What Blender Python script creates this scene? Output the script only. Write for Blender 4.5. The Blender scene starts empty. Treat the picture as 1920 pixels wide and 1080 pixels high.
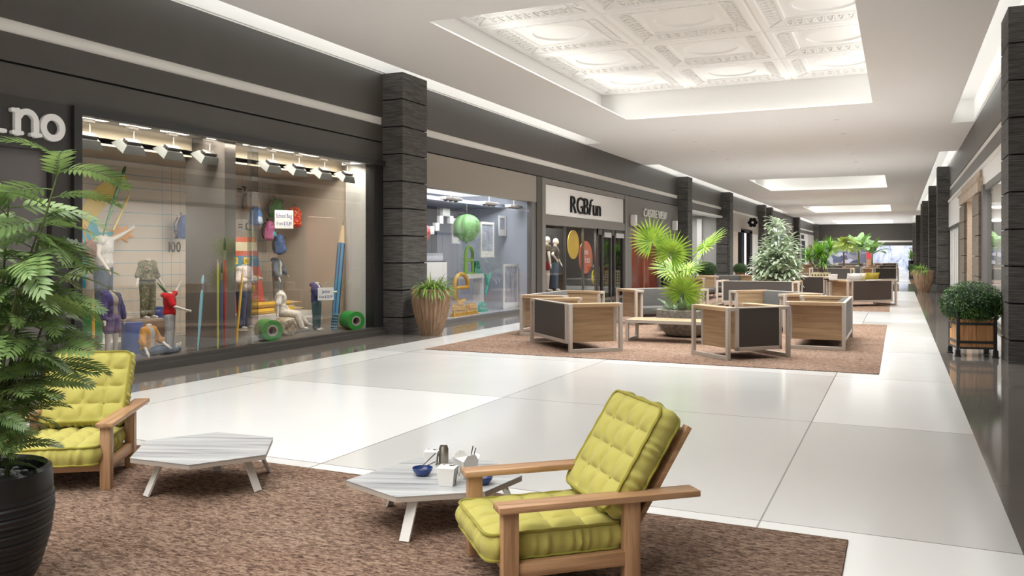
import bpy, bmesh, math, random
from mathutils import Vector, Matrix, Euler
R = math.radians
PI = math.pi
sc = bpy.context.scene
COL = sc.collection
rnd = random.Random(7)
V = Vector

# ------------------------------------------------------------------ materials
def lin(c):
    return tuple(((x/255)/12.92 if x/255 <= .04045 else ((x/255+.055)/1.055)**2.4) for x in c)
MATS = {}
def nt(name):
    m = bpy.data.materials.new(name); m.use_nodes = True
    t = m.node_tree; b = t.nodes['Principled BSDF']
    return m, t, b
def mat(name, rgb, rough=.5, metal=0., spec=.5, emit=0., noise=0., nscale=8., bump=0., coat=0.):
    if name in MATS: return MATS[name]
    m, t, b = nt(name)
    c = lin(rgb)
    b.inputs['Base Color'].default_value = (*c, 1)
    b.inputs['Roughness'].default_value = rough
    b.inputs['Metallic'].default_value = metal
    b.inputs['Specular IOR Level'].default_value = spec
    b.inputs['Coat Weight'].default_value = coat
    if emit:
        b.inputs['Emission Color'].default_value = (*c, 1); b.inputs['Emission Strength'].default_value = emit
    if noise or bump:
        tc = t.nodes.new('ShaderNodeTexCoord'); n = t.nodes.new('ShaderNodeTexNoise')
        n.inputs['Scale'].default_value = nscale; n.inputs['Detail'].default_value = 5
        t.links.new(tc.outputs['Object'], n.inputs['Vector'])
        if noise:
            r = t.nodes.new('ShaderNodeValToRGB')
            r.color_ramp.elements[0].position = .3; r.color_ramp.elements[1].position = .7
            r.color_ramp.elements[0].color = (*[x*(1-noise) for x in c], 1)
            r.color_ramp.elements[1].color = (*[min(1, x*(1+noise)) for x in c], 1)
            t.links.new(n.outputs['Fac'], r.inputs['Fac']); t.links.new(r.outputs['Color'], b.inputs['Base Color'])
        if bump:
            bp = t.nodes.new('ShaderNodeBump'); bp.inputs['Strength'].default_value = bump; bp.inputs['Distance'].default_value = .02
            t.links.new(n.outputs['Fac'], bp.inputs['Height']); t.links.new(bp.outputs['Normal'], b.inputs['Normal'])
    MATS[name] = m
    return m
def ramp(t, cols):
    r = t.nodes.new('ShaderNodeValToRGB'); e = r.color_ramp.elements
    e[0].position, e[0].color = cols[0][0], (*lin(cols[0][1]), 1)
    e[1].position, e[1].color = cols[-1][0], (*lin(cols[-1][1]), 1)
    for p, c in cols[1:-1]:
        x = e.new(p); x.color = (*lin(c), 1)
    return r
def coords(t, scale, kind='Object', rot=(0, 0, 0)):
    tc = t.nodes.new('ShaderNodeTexCoord'); mp = t.nodes.new('ShaderNodeMapping')
    mp.inputs['Scale'].default_value = scale; mp.inputs['Rotation'].default_value = rot
    t.links.new(tc.outputs[kind], mp.inputs['Vector'])
    return mp.outputs['Vector']
def noise_node(t, vec, scale, detail=4, rough=.5, dist=0.):
    n = t.nodes.new('ShaderNodeTexNoise'); n.inputs['Scale'].default_value = scale
    n.inputs['Detail'].default_value = detail; n.inputs['Roughness'].default_value = rough; n.inputs['Distortion'].default_value = dist
    t.links.new(vec, n.inputs['Vector'])
    return n.outputs['Fac']
def streak(name, axis, cols, rough=.45, fine=28., long=1.6, bump=.05, spec=.4):
    """wood, marble or combed stone: noise stretched along one axis"""
    if name in MATS: return MATS[name]
    m, t, b = nt(name)
    s = [fine]*3; s[axis] = long
    f = noise_node(t, coords(t, s), 1., 6, .6, .4)
    r = ramp(t, cols); t.links.new(f, r.inputs['Fac']); t.links.new(r.outputs['Color'], b.inputs['Base Color'])
    b.inputs['Roughness'].default_value = rough; b.inputs['Specular IOR Level'].default_value = spec
    if bump:
        bp = t.nodes.new('ShaderNodeBump'); bp.inputs['Strength'].default_value = bump; bp.inputs['Distance'].default_value = .02
        t.links.new(f, bp.inputs['Height']); t.links.new(bp.outputs['Normal'], b.inputs['Normal'])
    MATS[name] = m
    return m
def leafmat(name, dark, light, rough=.42, trans=.25):
    if name in MATS: return MATS[name]
    m, t, b = nt(name)
    f = noise_node(t, coords(t, (6, 6, 6)), 1., 3)
    r = ramp(t, [(.32, dark), (.68, light)]); t.links.new(f, r.inputs['Fac']); t.links.new(r.outputs['Color'], b.inputs['Base Color'])
    b.inputs['Roughness'].default_value = rough
    tr = t.nodes.new('ShaderNodeBsdfTranslucent'); t.links.new(r.outputs['Color'], tr.inputs['Color'])
    mx = t.nodes.new('ShaderNodeMixShader'); mx.inputs[0].default_value = trans
    t.links.new(b.outputs[0], mx.inputs[1]); t.links.new(tr.outputs[0], mx.inputs[2])
    t.links.new(mx.outputs[0], t.nodes['Material Output'].inputs['Surface'])
    MATS[name] = m
    return m
def glassmat(name, tint=(1, 1, 1), ior=1.45, base=.02, rough=0.):
    """architectural pane: clear straight through, mirror reflection by Fresnel"""
    if name in MATS: return MATS[name]
    m, t, b = nt(name); t.nodes.remove(b)
    tr = t.nodes.new('ShaderNodeBsdfTransparent'); tr.inputs[0].default_value = (*tint, 1)
    gl = t.nodes.new('ShaderNodeBsdfGlossy'); gl.inputs['Roughness'].default_value = rough
    fr = t.nodes.new('ShaderNodeFresnel')
    ge = t.nodes.new('ShaderNodeNewGeometry'); mi = t.nodes.new('ShaderNodeMix')       # same reflection from both faces of the pane
    mi.inputs[2].default_value = ior; mi.inputs[3].default_value = 1/ior
    t.links.new(ge.outputs['Backfacing'], mi.inputs[0]); t.links.new(mi.outputs[0], fr.inputs[0])
    ad = t.nodes.new('ShaderNodeMath'); ad.operation = 'ADD'; ad.inputs[1].default_value = base; ad.use_clamp = True
    t.links.new(fr.outputs[0], ad.inputs[0])
    mx = t.nodes.new('ShaderNodeMixShader'); t.links.new(ad.outputs[0], mx.inputs[0])
    t.links.new(tr.outputs[0], mx.inputs[1]); t.links.new(gl.outputs[0], mx.inputs[2])
    t.links.new(mx.outputs[0], t.nodes['Material Output'].inputs['Surface'])
    MATS[name] = m
    return m

# ------------------------------------------------------------------ mesh builder
class MB:
    def __init__(s): s.v = []; s.f = []
    def add(s, vs, fs, M=None):
        o = len(s.v)
        s.v += [tuple(M @ V(p)) for p in vs] if M else [tuple(p) for p in vs]
        s.f += [tuple(i+o for i in q) for q in fs]
        return s
    def box(s, x0, x1, y0, y1, z0, z1, M=None):
        x0, x1 = min(x0, x1), max(x0, x1); y0, y1 = min(y0, y1), max(y0, y1); z0, z1 = min(z0, z1), max(z0, z1)
        return s.add([(x0,y0,z0),(x1,y0,z0),(x1,y1,z0),(x0,y1,z0),(x0,y0,z1),(x1,y0,z1),(x1,y1,z1),(x0,y1,z1)],
              [(0,3,2,1),(4,5,6,7),(0,1,5,4),(1,2,6,5),(2,3,7,6),(3,0,4,7)], M)
    def bar(s, a, b, w, h, up=(0, 0, 1)):
        """rectangular bar from a to b, w across, h along up"""
        a, b = V(a), V(b); d = (b-a).normalized(); u = V(up); x = d.cross(u)
        if x.length < 1e-6: x = V((1, 0, 0))
        x.normalize(); u = x.cross(d).normalized(); x *= w/2; u *= h/2
        return s.add([a-x-u, a+x-u, a+x+u, a-x+u, b-x-u, b+x-u, b+x+u, b-x+u],
              [(0,3,2,1),(4,5,6,7),(0,1,5,4),(1,2,6,5),(2,3,7,6),(3,0,4,7)][0:] if False else [(0,1,2,3),(7,6,5,4),(4,5,1,0),(5,6,2,1),(6,7,3,2),(7,4,0,3)])
    def tube(s, path, r, n=8, caps=True, closed=False):
        P = [V(p) for p in path]; k = len(P)
        rr = r if isinstance(r, (list, tuple)) else [r]*k
        o = len(s.v); prev = None
        for i in range(k):
            if closed: d = P[(i+1) % k]-P[i-1]
            else: d = P[min(i+1, k-1)]-P[max(i-1, 0)]
            d = d.normalized() if d.length > 1e-9 else V((0, 0, 1))
            if prev is None:
                x = d.cross(V((0, 0, 1)))
                if x.length < 1e-3: x = d.cross(V((1, 0, 0)))
            else:
                x = prev - d*prev.dot(d)
                if x.length < 1e-6: x = d.orthogonal()
            x.normalize(); prev = x; y = d.cross(x)
            for j in range(n):
                a = 2*PI*j/n
                s.v.append(tuple(P[i]+(x*math.cos(a)+y*math.sin(a))*rr[i]))
        for i in range(k if closed else k-1):
            i2 = (i+1) % k
            for j in range(n):
                s.f.append((o+i*n+j, o+i*n+(j+1) % n, o+i2*n+(j+1) % n, o+i2*n+j))
        if caps and not closed:
            s.f.append(tuple(o+j for j in reversed(range(n)))); s.f.append(tuple(o+(k-1)*n+j for j in range(n)))
        return s
    def lathe(s, prof, n=24, M=None, rfun=None, caps=True):
        o = len(s.v); k = len(prof)
        vs = []
        for i, (r, z) in enumerate(prof):
            for j in range(n):
                a = 2*PI*j/n; q = r*(rfun(a, z) if rfun else 1)
                vs.append((q*math.cos(a), q*math.sin(a), z))
        fs = []
        for i in range(k-1):
            for j in range(n):
                fs.append((i*n+j, i*n+(j+1) % n, (i+1)*n+(j+1) % n, (i+1)*n+j))
        if caps: fs.append(tuple(reversed(range(n)))); fs.append(tuple((k-1)*n+j for j in range(n)))
        return s.add(vs, fs, M)
    def prism(s, poly, z0, z1, M=None):
        n = len(poly)
        ar = sum(poly[i][0]*poly[(i+1) % n][1]-poly[(i+1) % n][0]*poly[i][1] for i in range(n))
        if ar < 0: poly = poly[::-1]
        vs = [(x, y, z0) for x, y in poly]+[(x, y, z1) for x, y in poly]
        fs = [tuple(reversed(range(n))), tuple(range(n, 2*n))]+[(i, (i+1) % n, n+(i+1) % n, n+i) for i in range(n)]
        return s.add(vs, fs, M)
    def ball(s, c, r, n=12, m=8, M=None):
        rx, ry, rz = r if isinstance(r, (tuple, list)) else (r, r, r)
        prof = []
        vs = [(0, 0, -1)]
        for i in range(1, m):
            a = -PI/2+PI*i/m
            for j in range(n):
                b = 2*PI*j/n; vs.append((math.cos(a)*math.cos(b), math.cos(a)*math.sin(b), math.sin(a)))
        vs.append((0, 0, 1)); T = len(vs)-1
        fs = [(0, 1+(j+1) % n, 1+j) for j in range(n)]
        for i in range(m-2):
            for j in range(n):
                fs.append((1+i*n+j, 1+i*n+(j+1) % n, 1+(i+1)*n+(j+1) % n, 1+(i+1)*n+j))
        fs += [(T, 1+(m-2)*n+j, 1+(m-2)*n+(j+1) % n) for j in range(n)]
        W = Matrix.Translation(V(c)) @ (M or Matrix()) @ Matrix.Diagonal((rx, ry, rz, 1))
        return s.add(vs, fs, W)
    def blade(s, base, d, up, L, w, seg=5, droop=.3, fold=.25, prof=None):
        """a leaf: strip with a folded midrib that droops with gravity"""
        p = V(base); d = V(d).normalized(); o = len(s.v)
        for i in range(seg+1):
            t = i/seg
            side = d.cross(V(up))
            if side.length < 1e-4: side = d.orthogonal()
            side.normalize(); nrm = side.cross(d)
            ww = (prof(t) if prof else math.sin(PI*min(1, .06+t*.94))**.8)*w/2
            ww = max(ww, .0006)
            s.v += [tuple(p-side*ww+nrm*ww*fold), tuple(p), tuple(p+side*ww+nrm*ww*fold)]
            p = p+d*(L/seg); d = (d+V((0, 0, -droop/seg))).normalized()
        for i in range(seg):
            a = o+i*3; s.f += [(a, a+1, a+4, a+3), (a+1, a+2, a+5, a+4)]
        return s
    def build(s, name, m, parent=None, loc=None, smooth=None, bevel=0, seg=2, recalc=True):
        me = bpy.data.meshes.new(name)
        vs = [tuple(V(p)-V(loc)) for p in s.v] if loc is not None else s.v
        me.from_pydata(vs, [], s.f)
        if bevel or recalc:
            b = bmesh.new(); b.from_mesh(me)
            if recalc: bmesh.ops.recalc_face_normals(b, faces=b.faces)
            if bevel:
                es = [e for e in b.edges if len(e.link_faces) == 2 and e.calc_face_angle(0) > R(30)]
                bmesh.ops.bevel(b, geom=es, offset=bevel, segments=seg, profile=.5, affect='EDGES', clamp_overlap=True)
            b.to_mesh(me); b.free()
        me.update()
        if smooth is not None or bevel:
            me.shade_smooth(); me.set_sharp_from_angle(angle=R(smooth if smooth is not None else 40))
        return link(name, me, m, parent, loc)
def link(name, me, m, parent=None, loc=None):
    if m is not None and not me.materials: me.materials.append(m)
    o = bpy.data.objects.new(name, me); COL.objects.link(o)
    if parent is not None: o.parent = parent
    if loc is not None: o.location = loc
    return o
def tag(o, label, cat=None, group=None, kind=None):
    if label: o['label'] = label
    if cat: o['category'] = cat
    if group: o['group'] = group
    if kind: o['kind'] = kind
    return o
def thing(name, label, cat, loc=(0, 0, 0), rz=0, group=None, kind=None):
    o = bpy.data.objects.new(name, None); COL.objects.link(o)
    o.empty_display_size = .1
    o.location = loc; o.rotation_euler = (0, 0, R(rz))
    return tag(o, label, cat, group, kind)
def struct(o):
    o['kind'] = 'structure'; return o
def dup(root, loc, rz, label, group=None, scale=None):
    kids = list(root.children)
    r = root.copy(); COL.objects.link(r); r.location = loc; r.rotation_euler = (0, 0, R(rz)); r['label'] = label
    if scale: r.scale = (scale,)*3
    if group: r['group'] = group
    for ch in kids:
        c = ch.copy(); COL.objects.link(c); c.parent = r
        for g in ch.children:
            d = g.copy(); COL.objects.link(d); d.parent = c
    return r
def bx(name, m, x0, x1, y0, y1, z0, z1, parent=None, bevel=0):
    return MB().box(x0, x1, y0, y1, z0, z1).build(name, m, parent, bevel=bevel)
LEFT = Matrix(((0, 0, 1, 0), (1, 0, 0, 0), (0, 1, 0, 0), (0, 0, 0, 1)))     # text plane on the left wall: x->+Y, y->+Z, z->+X
def glyph(ch, size, ext, off=0., shear=0., xs=1.):
    cu = bpy.data.curves.new('glyph', 'FONT'); cu.body = ch; cu.size = size; cu.extrude = ext; cu.offset = off; cu.shear = shear
    cu.resolution_u = 4
    o = bpy.data.objects.new('glyph', cu); COL.objects.link(o)
    dg = bpy.context.evaluated_depsgraph_get(); dg.update()
    me = bpy.data.meshes.new_from_object(o.evaluated_get(dg))
    bpy.data.objects.remove(o); bpy.data.curves.remove(cu)
    for v in me.vertices: v.co.x *= xs
    return me
def word(parent, s, M, size, ext, m, gap=.08, off=0., xs=1., shear={}, one=None, name='letter', center=False, fit=None):
    """letters as separate meshes (children), or joined into one mesh when one=name"""
    if fit:                                                  # stretch to a given overall width
        x = 0
        for ch in s:
            if ch == ' ': x += size*.32; continue
            me = glyph(ch, size, ext, off, shear.get(ch, 0), 1); q = [v.co.x for v in me.vertices]; x += max(q)-min(q); bpy.data.meshes.remove(me)
        xs = (fit-gap*size*(len(s)-1))/x
    x = 0; mbs = []
    for ch in s:
        if ch == ' ': x += size*.32*xs; continue
        me = glyph(ch, size, ext, off, shear.get(ch, 0), xs)
        xs_ = [v.co.x for v in me.vertices]; a, b = min(xs_), max(xs_)
        mbs.append(([(v.co.x-a+x, v.co.y, v.co.z) for v in me.vertices], [tuple(p.vertices) for p in me.polygons]))
        x += b-a+gap*size
        bpy.data.meshes.remove(me)
    w = x-gap*size; sh = -w/2 if center else 0
    out = []
    if one:
        b = MB()
        for vs, fs in mbs: b.add([(p[0]+sh, p[1], p[2]) for p in vs], fs, M)
        return b.build(one, m, parent)
    for vs, fs in mbs: out.append(MB().add([(p[0]+sh, p[1], p[2]) for p in vs], fs, M).build(name, m, parent))
    return out
def capsule(b, p0, r0, p1, r1, n=12):
    p0, p1 = V(p0), V(p1); d = p1-p0; L = d.length
    if L < 1e-5: return b.ball(p0, r0, n, 8)
    d /= L; pts = []; rs = []
    for k in range(4):
        a = PI/2*(1-k/4*1.0); a = max(a, 0)
        pts.append(p0-d*r0*math.sin(a)); rs.append(max(r0*math.cos(a), .0008))
    pts.append(p0); rs.append(r0); pts.append(p1); rs.append(r1)
    for k in range(1, 5):
        a = PI/2*k/4; pts.append(p1+d*r1*math.sin(a)); rs.append(max(r1*math.cos(a), .0008))
    return b.tube(pts, rs, n)
def melt(b, voxel, iters=4):
    """fuse overlapping closed shapes into one continuous smooth surface"""
    me = bpy.data.meshes.new('melt'); me.from_pydata(b.v, [], b.f)
    bb = bmesh.new(); bb.from_mesh(me); bmesh.ops.recalc_face_normals(bb, faces=bb.faces); bb.to_mesh(me); bb.free()
    o = bpy.data.objects.new('melt', me); COL.objects.link(o)
    md = o.modifiers.new('r', 'REMESH'); md.mode = 'VOXEL'; md.voxel_size = voxel
    ms = o.modifiers.new('s', 'SMOOTH'); ms.iterations = iters; ms.factor = .5
    dg = bpy.context.evaluated_depsgraph_get(); dg.update()
    out = bpy.data.meshes.new_from_object(o.evaluated_get(dg))
    bpy.data.objects.remove(o); bpy.data.meshes.remove(me)
    out.shade_smooth()
    return out
def area(name, loc, target, sx, sy, power, color=(1, .95, .88), spread=180):
    l = bpy.data.lights.new(name, 'AREA'); l.shape = 'RECTANGLE'; l.size = sx; l.size_y = sy; l.energy = power; l.color = (color[0]*.955, color[1]*.985, color[2]); l.spread = R(spread)
    o = bpy.data.objects.new(name, l); COL.objects.link(o); o.location = loc
    d = (V(target)-V(loc)).normalized()
    z = -d; up = V((0, 1, 0)) if abs(d.y) < .9 else V((1, 0, 0))
    x = up.cross(z).normalized(); y = z.cross(x)          # local y (size_y) runs along the mall (or X)
    o.rotation_euler = Matrix((x, y, z)).transposed().to_euler()
    return o
WELLP = 38; SLOTP = 72; SPOTP = 98; FILLP = 880; SHOP1 = 170; SHOP2 = 150; SHOP3 = 170
WORLD = 1.15; EXPO = 0.29
# ================================================================== SETTING
XL, XR, ZC = -9.95, 2.0, 5.52
YN, YF = -8.0, 116.0
M_dark = mat('charcoal_panel', (72, 67, 62), .42, noise=.05, nscale=2)
M_black = mat('black_frame', (38, 37, 36), .4)
M_soft = mat('black_gap', (16, 15, 14), .8)
M_ceil = mat('ceiling_paint', (234, 230, 227), .8)
M_white = mat('white_plaster', (240, 238, 234), .75)
M_sign = mat('white_panel', (236, 233, 229), .35)
M_greige = mat('greige_panel', (150, 141, 130), .5)
M_stripe = mat('pale_stripe', (226, 222, 215), .45)
M_grey = mat('grey_wall', (176, 173, 170), .6)
M_stone = streak('combed_stone', 2, [(.25, (38, 37, 36)), (.5, (82, 79, 76)), (.75, (112, 108, 103))], .62, 3., 55., .5, .3)
M_strip = mat('grey_polished_stone', (112, 106, 99), .07, spec=.6, noise=.06, nscale=1.2)
M_glass = glassmat('shop_glass', (.97, .975, .975))

def floor_material():
    m, t, b = nt('white_polished_tile')
    tc = t.nodes.new('ShaderNodeTexCoord'); mp = t.nodes.new('ShaderNodeMapping'); mp.inputs['Location'].default_value = (.8+3.45*10, -5.5+3.45*10, 0)
    t.links.new(tc.outputs['Object'], mp.inputs['Vector'])
    br = t.nodes.new('ShaderNodeTexBrick'); br.offset = 0; br.squash = 1
    for k, v in (('Scale', 1), ('Mortar Size', .006), ('Mortar Smooth', 0), ('Bias', 0), ('Brick Width', 3.45), ('Row Height', 3.45)): br.inputs[k].default_value = v
    br.inputs['Color1'].default_value = (*lin((206, 204, 200)), 1); br.inputs['Color2'].default_value = (*lin((240, 239, 236)), 1); br.inputs['Mortar'].default_value = (*lin((135, 128, 120)), 1)
    t.links.new(mp.outputs['Vector'], br.inputs['Vector']); t.links.new(br.outputs['Color'], b.inputs['Base Color'])
    b.inputs['Specular IOR Level'].default_value = .7
    n = noise_node(t, mp.outputs['Vector'], .9, 3)
    mr = t.nodes.new('ShaderNodeMapRange'); mr.inputs['To Min'].default_value = .10; mr.inputs['To Max'].default_value = .2
    t.links.new(n, mr.inputs['Value']); t.links.new(mr.outputs[0], b.inputs['Roughness'])
    return m
M_floor = floor_material()
struct(bx('floor', M_floor, -8.52, .64, YN, 41.65, -.1, 0))
struct(bx('floor', M_floor, -8.52, .64, 52.25, YF, -.1, 0))
struct(bx('floor_left', M_strip, -15, -8.52, YN, YF, -.1, 0))
struct(bx('floor_right', M_strip, .64, 6.5, YN, YF, -.1, 0))
struct(bx('floor_crossing', M_strip, -8.52, .64, 41.65, 52.25, -.1, 0))

# ---- ceiling slab with light wells and edge slots cut through it
SLOT_Y = [(-7.5, 27.5), (35.0, 82.0), (92.0, 114.5)]
WELLS = [(-7.0, 3.2), (11.9, 23.0), (44.3, 52.6), (71.0, 82.0), (103.0, 114.4)]
HOLES = [(-7.02, -.6, a, b) for a, b in WELLS]+[(XL, -9.3, a, b) for a, b in SLOT_Y]+[(1.38, XR, a, b) for a, b in SLOT_Y]
def plate(xs, ys, holes, z0, z1):
    b = MB()
    inh = lambda x, y: any(h[0] < x < h[1] and h[2] < y < h[3] for h in holes)
    xs, ys = sorted(set(xs)), sorted(set(ys)); nx, ny = len(xs)-1, len(ys)-1
    S = [[not inh((xs[i]+xs[i+1])/2, (ys[j]+ys[j+1])/2) for j in range(ny)] for i in range(nx)]
    for i in range(nx):
        for j in range(ny):
            if not S[i][j]: continue
            x0, x1, y0, y1 = xs[i], xs[i+1], ys[j], ys[j+1]
            b.add([(x0,y0,z0),(x1,y0,z0),(x1,y1,z0),(x0,y1,z0),(x0,y0,z1),(x1,y0,z1),(x1,y1,z1),(x0,y1,z1)], [(3,2,1,0),(4,5,6,7)])
            o = len(b.v)-8
            if i == 0 or not S[i-1][j]: b.f.append((o, o+3, o+7, o+4))
            if i == nx-1 or not S[i+1][j]: b.f.append((o+1, o+5, o+6, o+2))
            if j == 0 or not S[i][j-1]: b.f.append((o, o+4, o+5, o+1))
            if j == ny-1 or not S[i][j+1]: b.f.append((o+3, o+2, o+6, o+7))
    return b
xs = [XL, -9.3, -7.02, -.6, 1.38, XR]; ys = [YN, YF]+[v for h in HOLES for v in h[2:]]
struct(plate(xs, ys, HOLES, ZC, ZC+.03).build('ceiling', M_ceil, recalc=False))
# edge slots: white cavities above the fascia
for side, x0, x1 in (('left', XL-.02, -8.9), ('right', .98, XR+.02)):
    for a, b in SLOT_Y:
        m = MB()
        xo = x0 if side == 'left' else x1
        m.box(xo-.05, xo+.05, a-.3, b, ZC+.03, 6.2).box(x0, x1, a-.3, b+.08, 6.17, 6.25).box(x0, x1, b, b+.08, ZC+.03, 6.2).box(x0, x1, a-.38, a-.3, ZC+.03, 6.2)
        xi = x1 if side == 'left' else x0
        m.box(xi-.04, xi+.04, a-.3, b+.08, ZC+.03, 6.2)
        xa, xb = (XL-.07, XL+.005) if side == 'left' else (XR-.005, XR+.07)
        m.box(xa, xb, a-.3, b, ZC, ZC+.03)
        if b < 110: m.box(min(xo, -9.3 if side == 'left' else 1.38), max(xo, -9.3 if side == 'left' else 1.38), b-.004, b+.01, ZC+.001, ZC+.03)
        struct(m.build('trim_slot_'+side, M_white))
# light wells: coffered panels of egg-and-dart plaster, walls set back behind the lip
def coffer_mesh(full):
    P = 2.68; h = P/2; b = MB()
    def ring(o, i, zo, zi):
        for k in range(4):
            M = Matrix.Rotation(k*PI/2, 4, 'Z')
            b.add([(-o, -o, zo), (o, -o, zo), (i, -i, zi), (-i, -i, zi)], [(0, 1, 2, 3)], M)
    ring(h, h-.05, .03, 0.); ring(h-.05, h-.16, 0, 0); ring(h-.16, h-.18, 0, .03); ring(h-.18, h-.46, .03, .09); ring(h-.46, h-.475, .09, .06); ring(h-.475, h-.52, .06, .06); ring(h-.52, h-.535, .06, .1)
    q = h-.535
    b_ = 64; r = .72
    # field with a round recess
    o = len(b.v)
    for j in range(b_):
        a = 2*PI*j/b_; c, s = math.cos(a), math.sin(a); k = q/max(abs(c), abs(s))
        b.v += [(c*k, s*k, .1), (c*r, s*r, .1), (c*(r-.05), s*(r-.05), .08), (c*(r-.12), s*(r-.12), .085), (c*(r-.125), s*(r-.125), .125)]
    for j in range(b_):
        p, n = o+j*5, o+((j+1) % b_)*5
        for k in range(4): b.f.append((p+k, n+k, n+k+1, p+k+1))
    b.f.append(tuple(o+j*5+4 for j in range(b_)))
    b.f = [tuple(reversed(f)) for f in b.f]
    if full:
        for k in range(4):
            M = Matrix.Rotation(k*PI/2, 4, 'Z'); n = 9; w = 1.72/n
            for i in range(n):
                x = -.86+w*(i+.5)
                P_ = [V((x+math.cos(a)*w*.42, -h+.43-abs(math.sin(a))*.20, .058+.018*abs(math.sin(a))*0)) for a in [PI*t/8 for t in range(9)]]
                P_ = [M @ V((p.x, p.y, .03+(.06*(p.y+h-.18)/.28)-.012)) for p in P_]
                b.tube(P_, .016, 5)
                b.ball(M @ V((x, -h+.36, .055)), (.03, .03, .02) if k % 2 else (.03, .03, .02), 8, 5)
                xd = -.86+w*i
                for dx in (-.035, 0, .035):
                    b.tube([M @ V((xd, -h+.42, .07)), M @ V((xd+dx, -h+.22, .028))], [.007, .012], 4)
            b.tube([M @ V((-h+.18, -h+.18, .02)), M @ V((-h+.45, -h+.45, .075))], .022, 6)
    return b
proto = {}
for wi, (a, b) in enumerate(WELLS):
    zt = 6.35
    xa, xb = -7.95, .09; n = 4 if wi != 1 else 5
    ya = b+.45-2.68*n
    m = MB().box(xa-.06, xa, ya, b+.45, ZC+.03, zt+.1).box(xb, xb+.06, ya, b+.45, ZC+.03, zt+.1)
    m.box(xa-.06, xb+.06, b+.45, b+.5, ZC+.03, zt+.1).box(xa-.06, xb+.06, ya-.06, ya, ZC+.03, zt+.1).box(xa-.06, xb+.06, ya-.06, b+.5, zt+.16, zt+.2)
    w = struct(m.build('trim_well', M_white))
    full = wi == 1
    for i in range(3):
        for j in range(n):
            x, y = xa+2.68*(i+.5), ya+2.68*(j+.5)
            if full not in proto:
                o = coffer_mesh(full).build('coffer_panel', M_white, w, smooth=35, recalc=False)
                proto[full] = o.data
            else:
                o = link('coffer_panel', proto[full], None, w)
            o.location = (x, y, zt)
    if wi > 0 or True:
        cool = (1, .992, .98)
        for x, tx in ((-7.55, -5.2), (-.31, -2.5)):
            area('well_strip', (x, (ya+b+.45)/2, 5.72), (tx, (ya+b+.45)/2, zt), .14, b+.45-ya-.6, WELLP*(b-a)/11.*(1 if wi == 1 else 1.6), cool)
        area('well_strip', (-3.93, b+.25, 5.72), (-3.93, b-2.0, zt+.2), .14, 7.0, WELLP*.35, cool)
for a, b in WELLS:
    area('well_fill', (-3.8, (a+b)/2, 6.25), (-3.8, (a+b)/2, 0), 6.0, b-a-.3, FILLP*(b-a)/11.*(.85 if a < 0 else 1), (1, .99, .975), 120)  # added unseen fill lamp; limited spread keeps it dark towards the camera
for side, x, tx in (('left', -9.27, XL), ('right', 1.35, XR)):
    for a, b in SLOT_Y:
        area('slot_strip', (x, (a+b)/2, 5.9), (tx, (a+b)/2, 5.95), .1, b-a-.3, SLOTP*(b-a)/35., (1, .99, .975))

# small recessed downlights between the wells; rows added, nearest unseen, to brighten the floor
for y in (6.3, 8.3, 25.5, 28.5, 31.5, 34.5, 37.5, 40.5, 54.5, 57.5, 60.5, 63.5, 66.5, 84.5, 88, 92, 96, 100):
    for x in ((-6.6, -4.6) if y < 10 else (-6.3, -1.6)):
        t = thing('recessed_downlight', 'small flush downlight in the pale ceiling', 'ceiling light', (x, y, ZC), 0, 'small flush downlights in the ceiling')
        MB().lathe([(.05, -.012), (.075, -.012), (.08, -.001)], 20).build('trim_ring', M_stripe, t, smooth=40)
        area('downlight', (x, y, ZC-.02), (x, y, 0), .09, .09, SPOTP*(.33 if y < 10 else 1), (1, .99, .975), 125)
# ---- facades
def fascia(side, runs):
    s = 1 if side == 'left' else -1
    X = XL if side == 'left' else XR
    w = thing('wall_'+side, 'charcoal shop fascia running along the %s of the mall' % side, 'wall', kind='structure')
    up, st, lo, gp = MB(), MB(), MB(), MB()
    for a, b in runs:
        up.box(X, X-s*.3, a, b, 4.60, ZC); st.box(X-s*.03, X-s*.3, a, b, 4.43, 4.60); lo.box(X, X-s*.3, a, b, 4.08, 4.43); gp.box(X-s*.04, X-s*.3, a, b, 4.05, 4.08)
    up.build('fascia_panel', M_dark, w); st.build('pale_stripe', M_stripe, w); lo.build('lower_fascia', M_dark, w); gp.build('shadow_gap', M_soft, w)
    return w
WL = fascia('left', [(YN, YF)])
WR = fascia('right', [(YN, YF)])
# stone columns: stacked combed blocks
def column(x0, x1, y0, y1, zt=ZC):
    b = MB(); z = zt
    while z > .02:
        b.box(x0, x1, y0, y1, max(z-.575+.026, 0), z); z -= .575
    o = b.build('column', M_stone)
    MB().box(x0+.04, x1-.04, y0+.04, y1-.04, 0, zt-.01).build('joint_core', M_soft, o)
    return o
for y, d in ((14.95, 1.0), (41.1, 1.0), (52.5, 1.05), (67.2, .9), (71.0, 1.0), (91.7, 1.4), (113.9, 1.4)):
    tag(struct(column(-10.3, -9.45, y, y+d)), 'dark combed stone block column on the left side', 'column')
    tag(struct(column(1.54, 2.35, y, y+d)), 'dark combed stone block column on the right side', 'column')
tag(struct(column(-10.27, -9.6, 52.45, 53.6, 3.98)), 'low stone pier closing the side opening', 'column')

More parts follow.
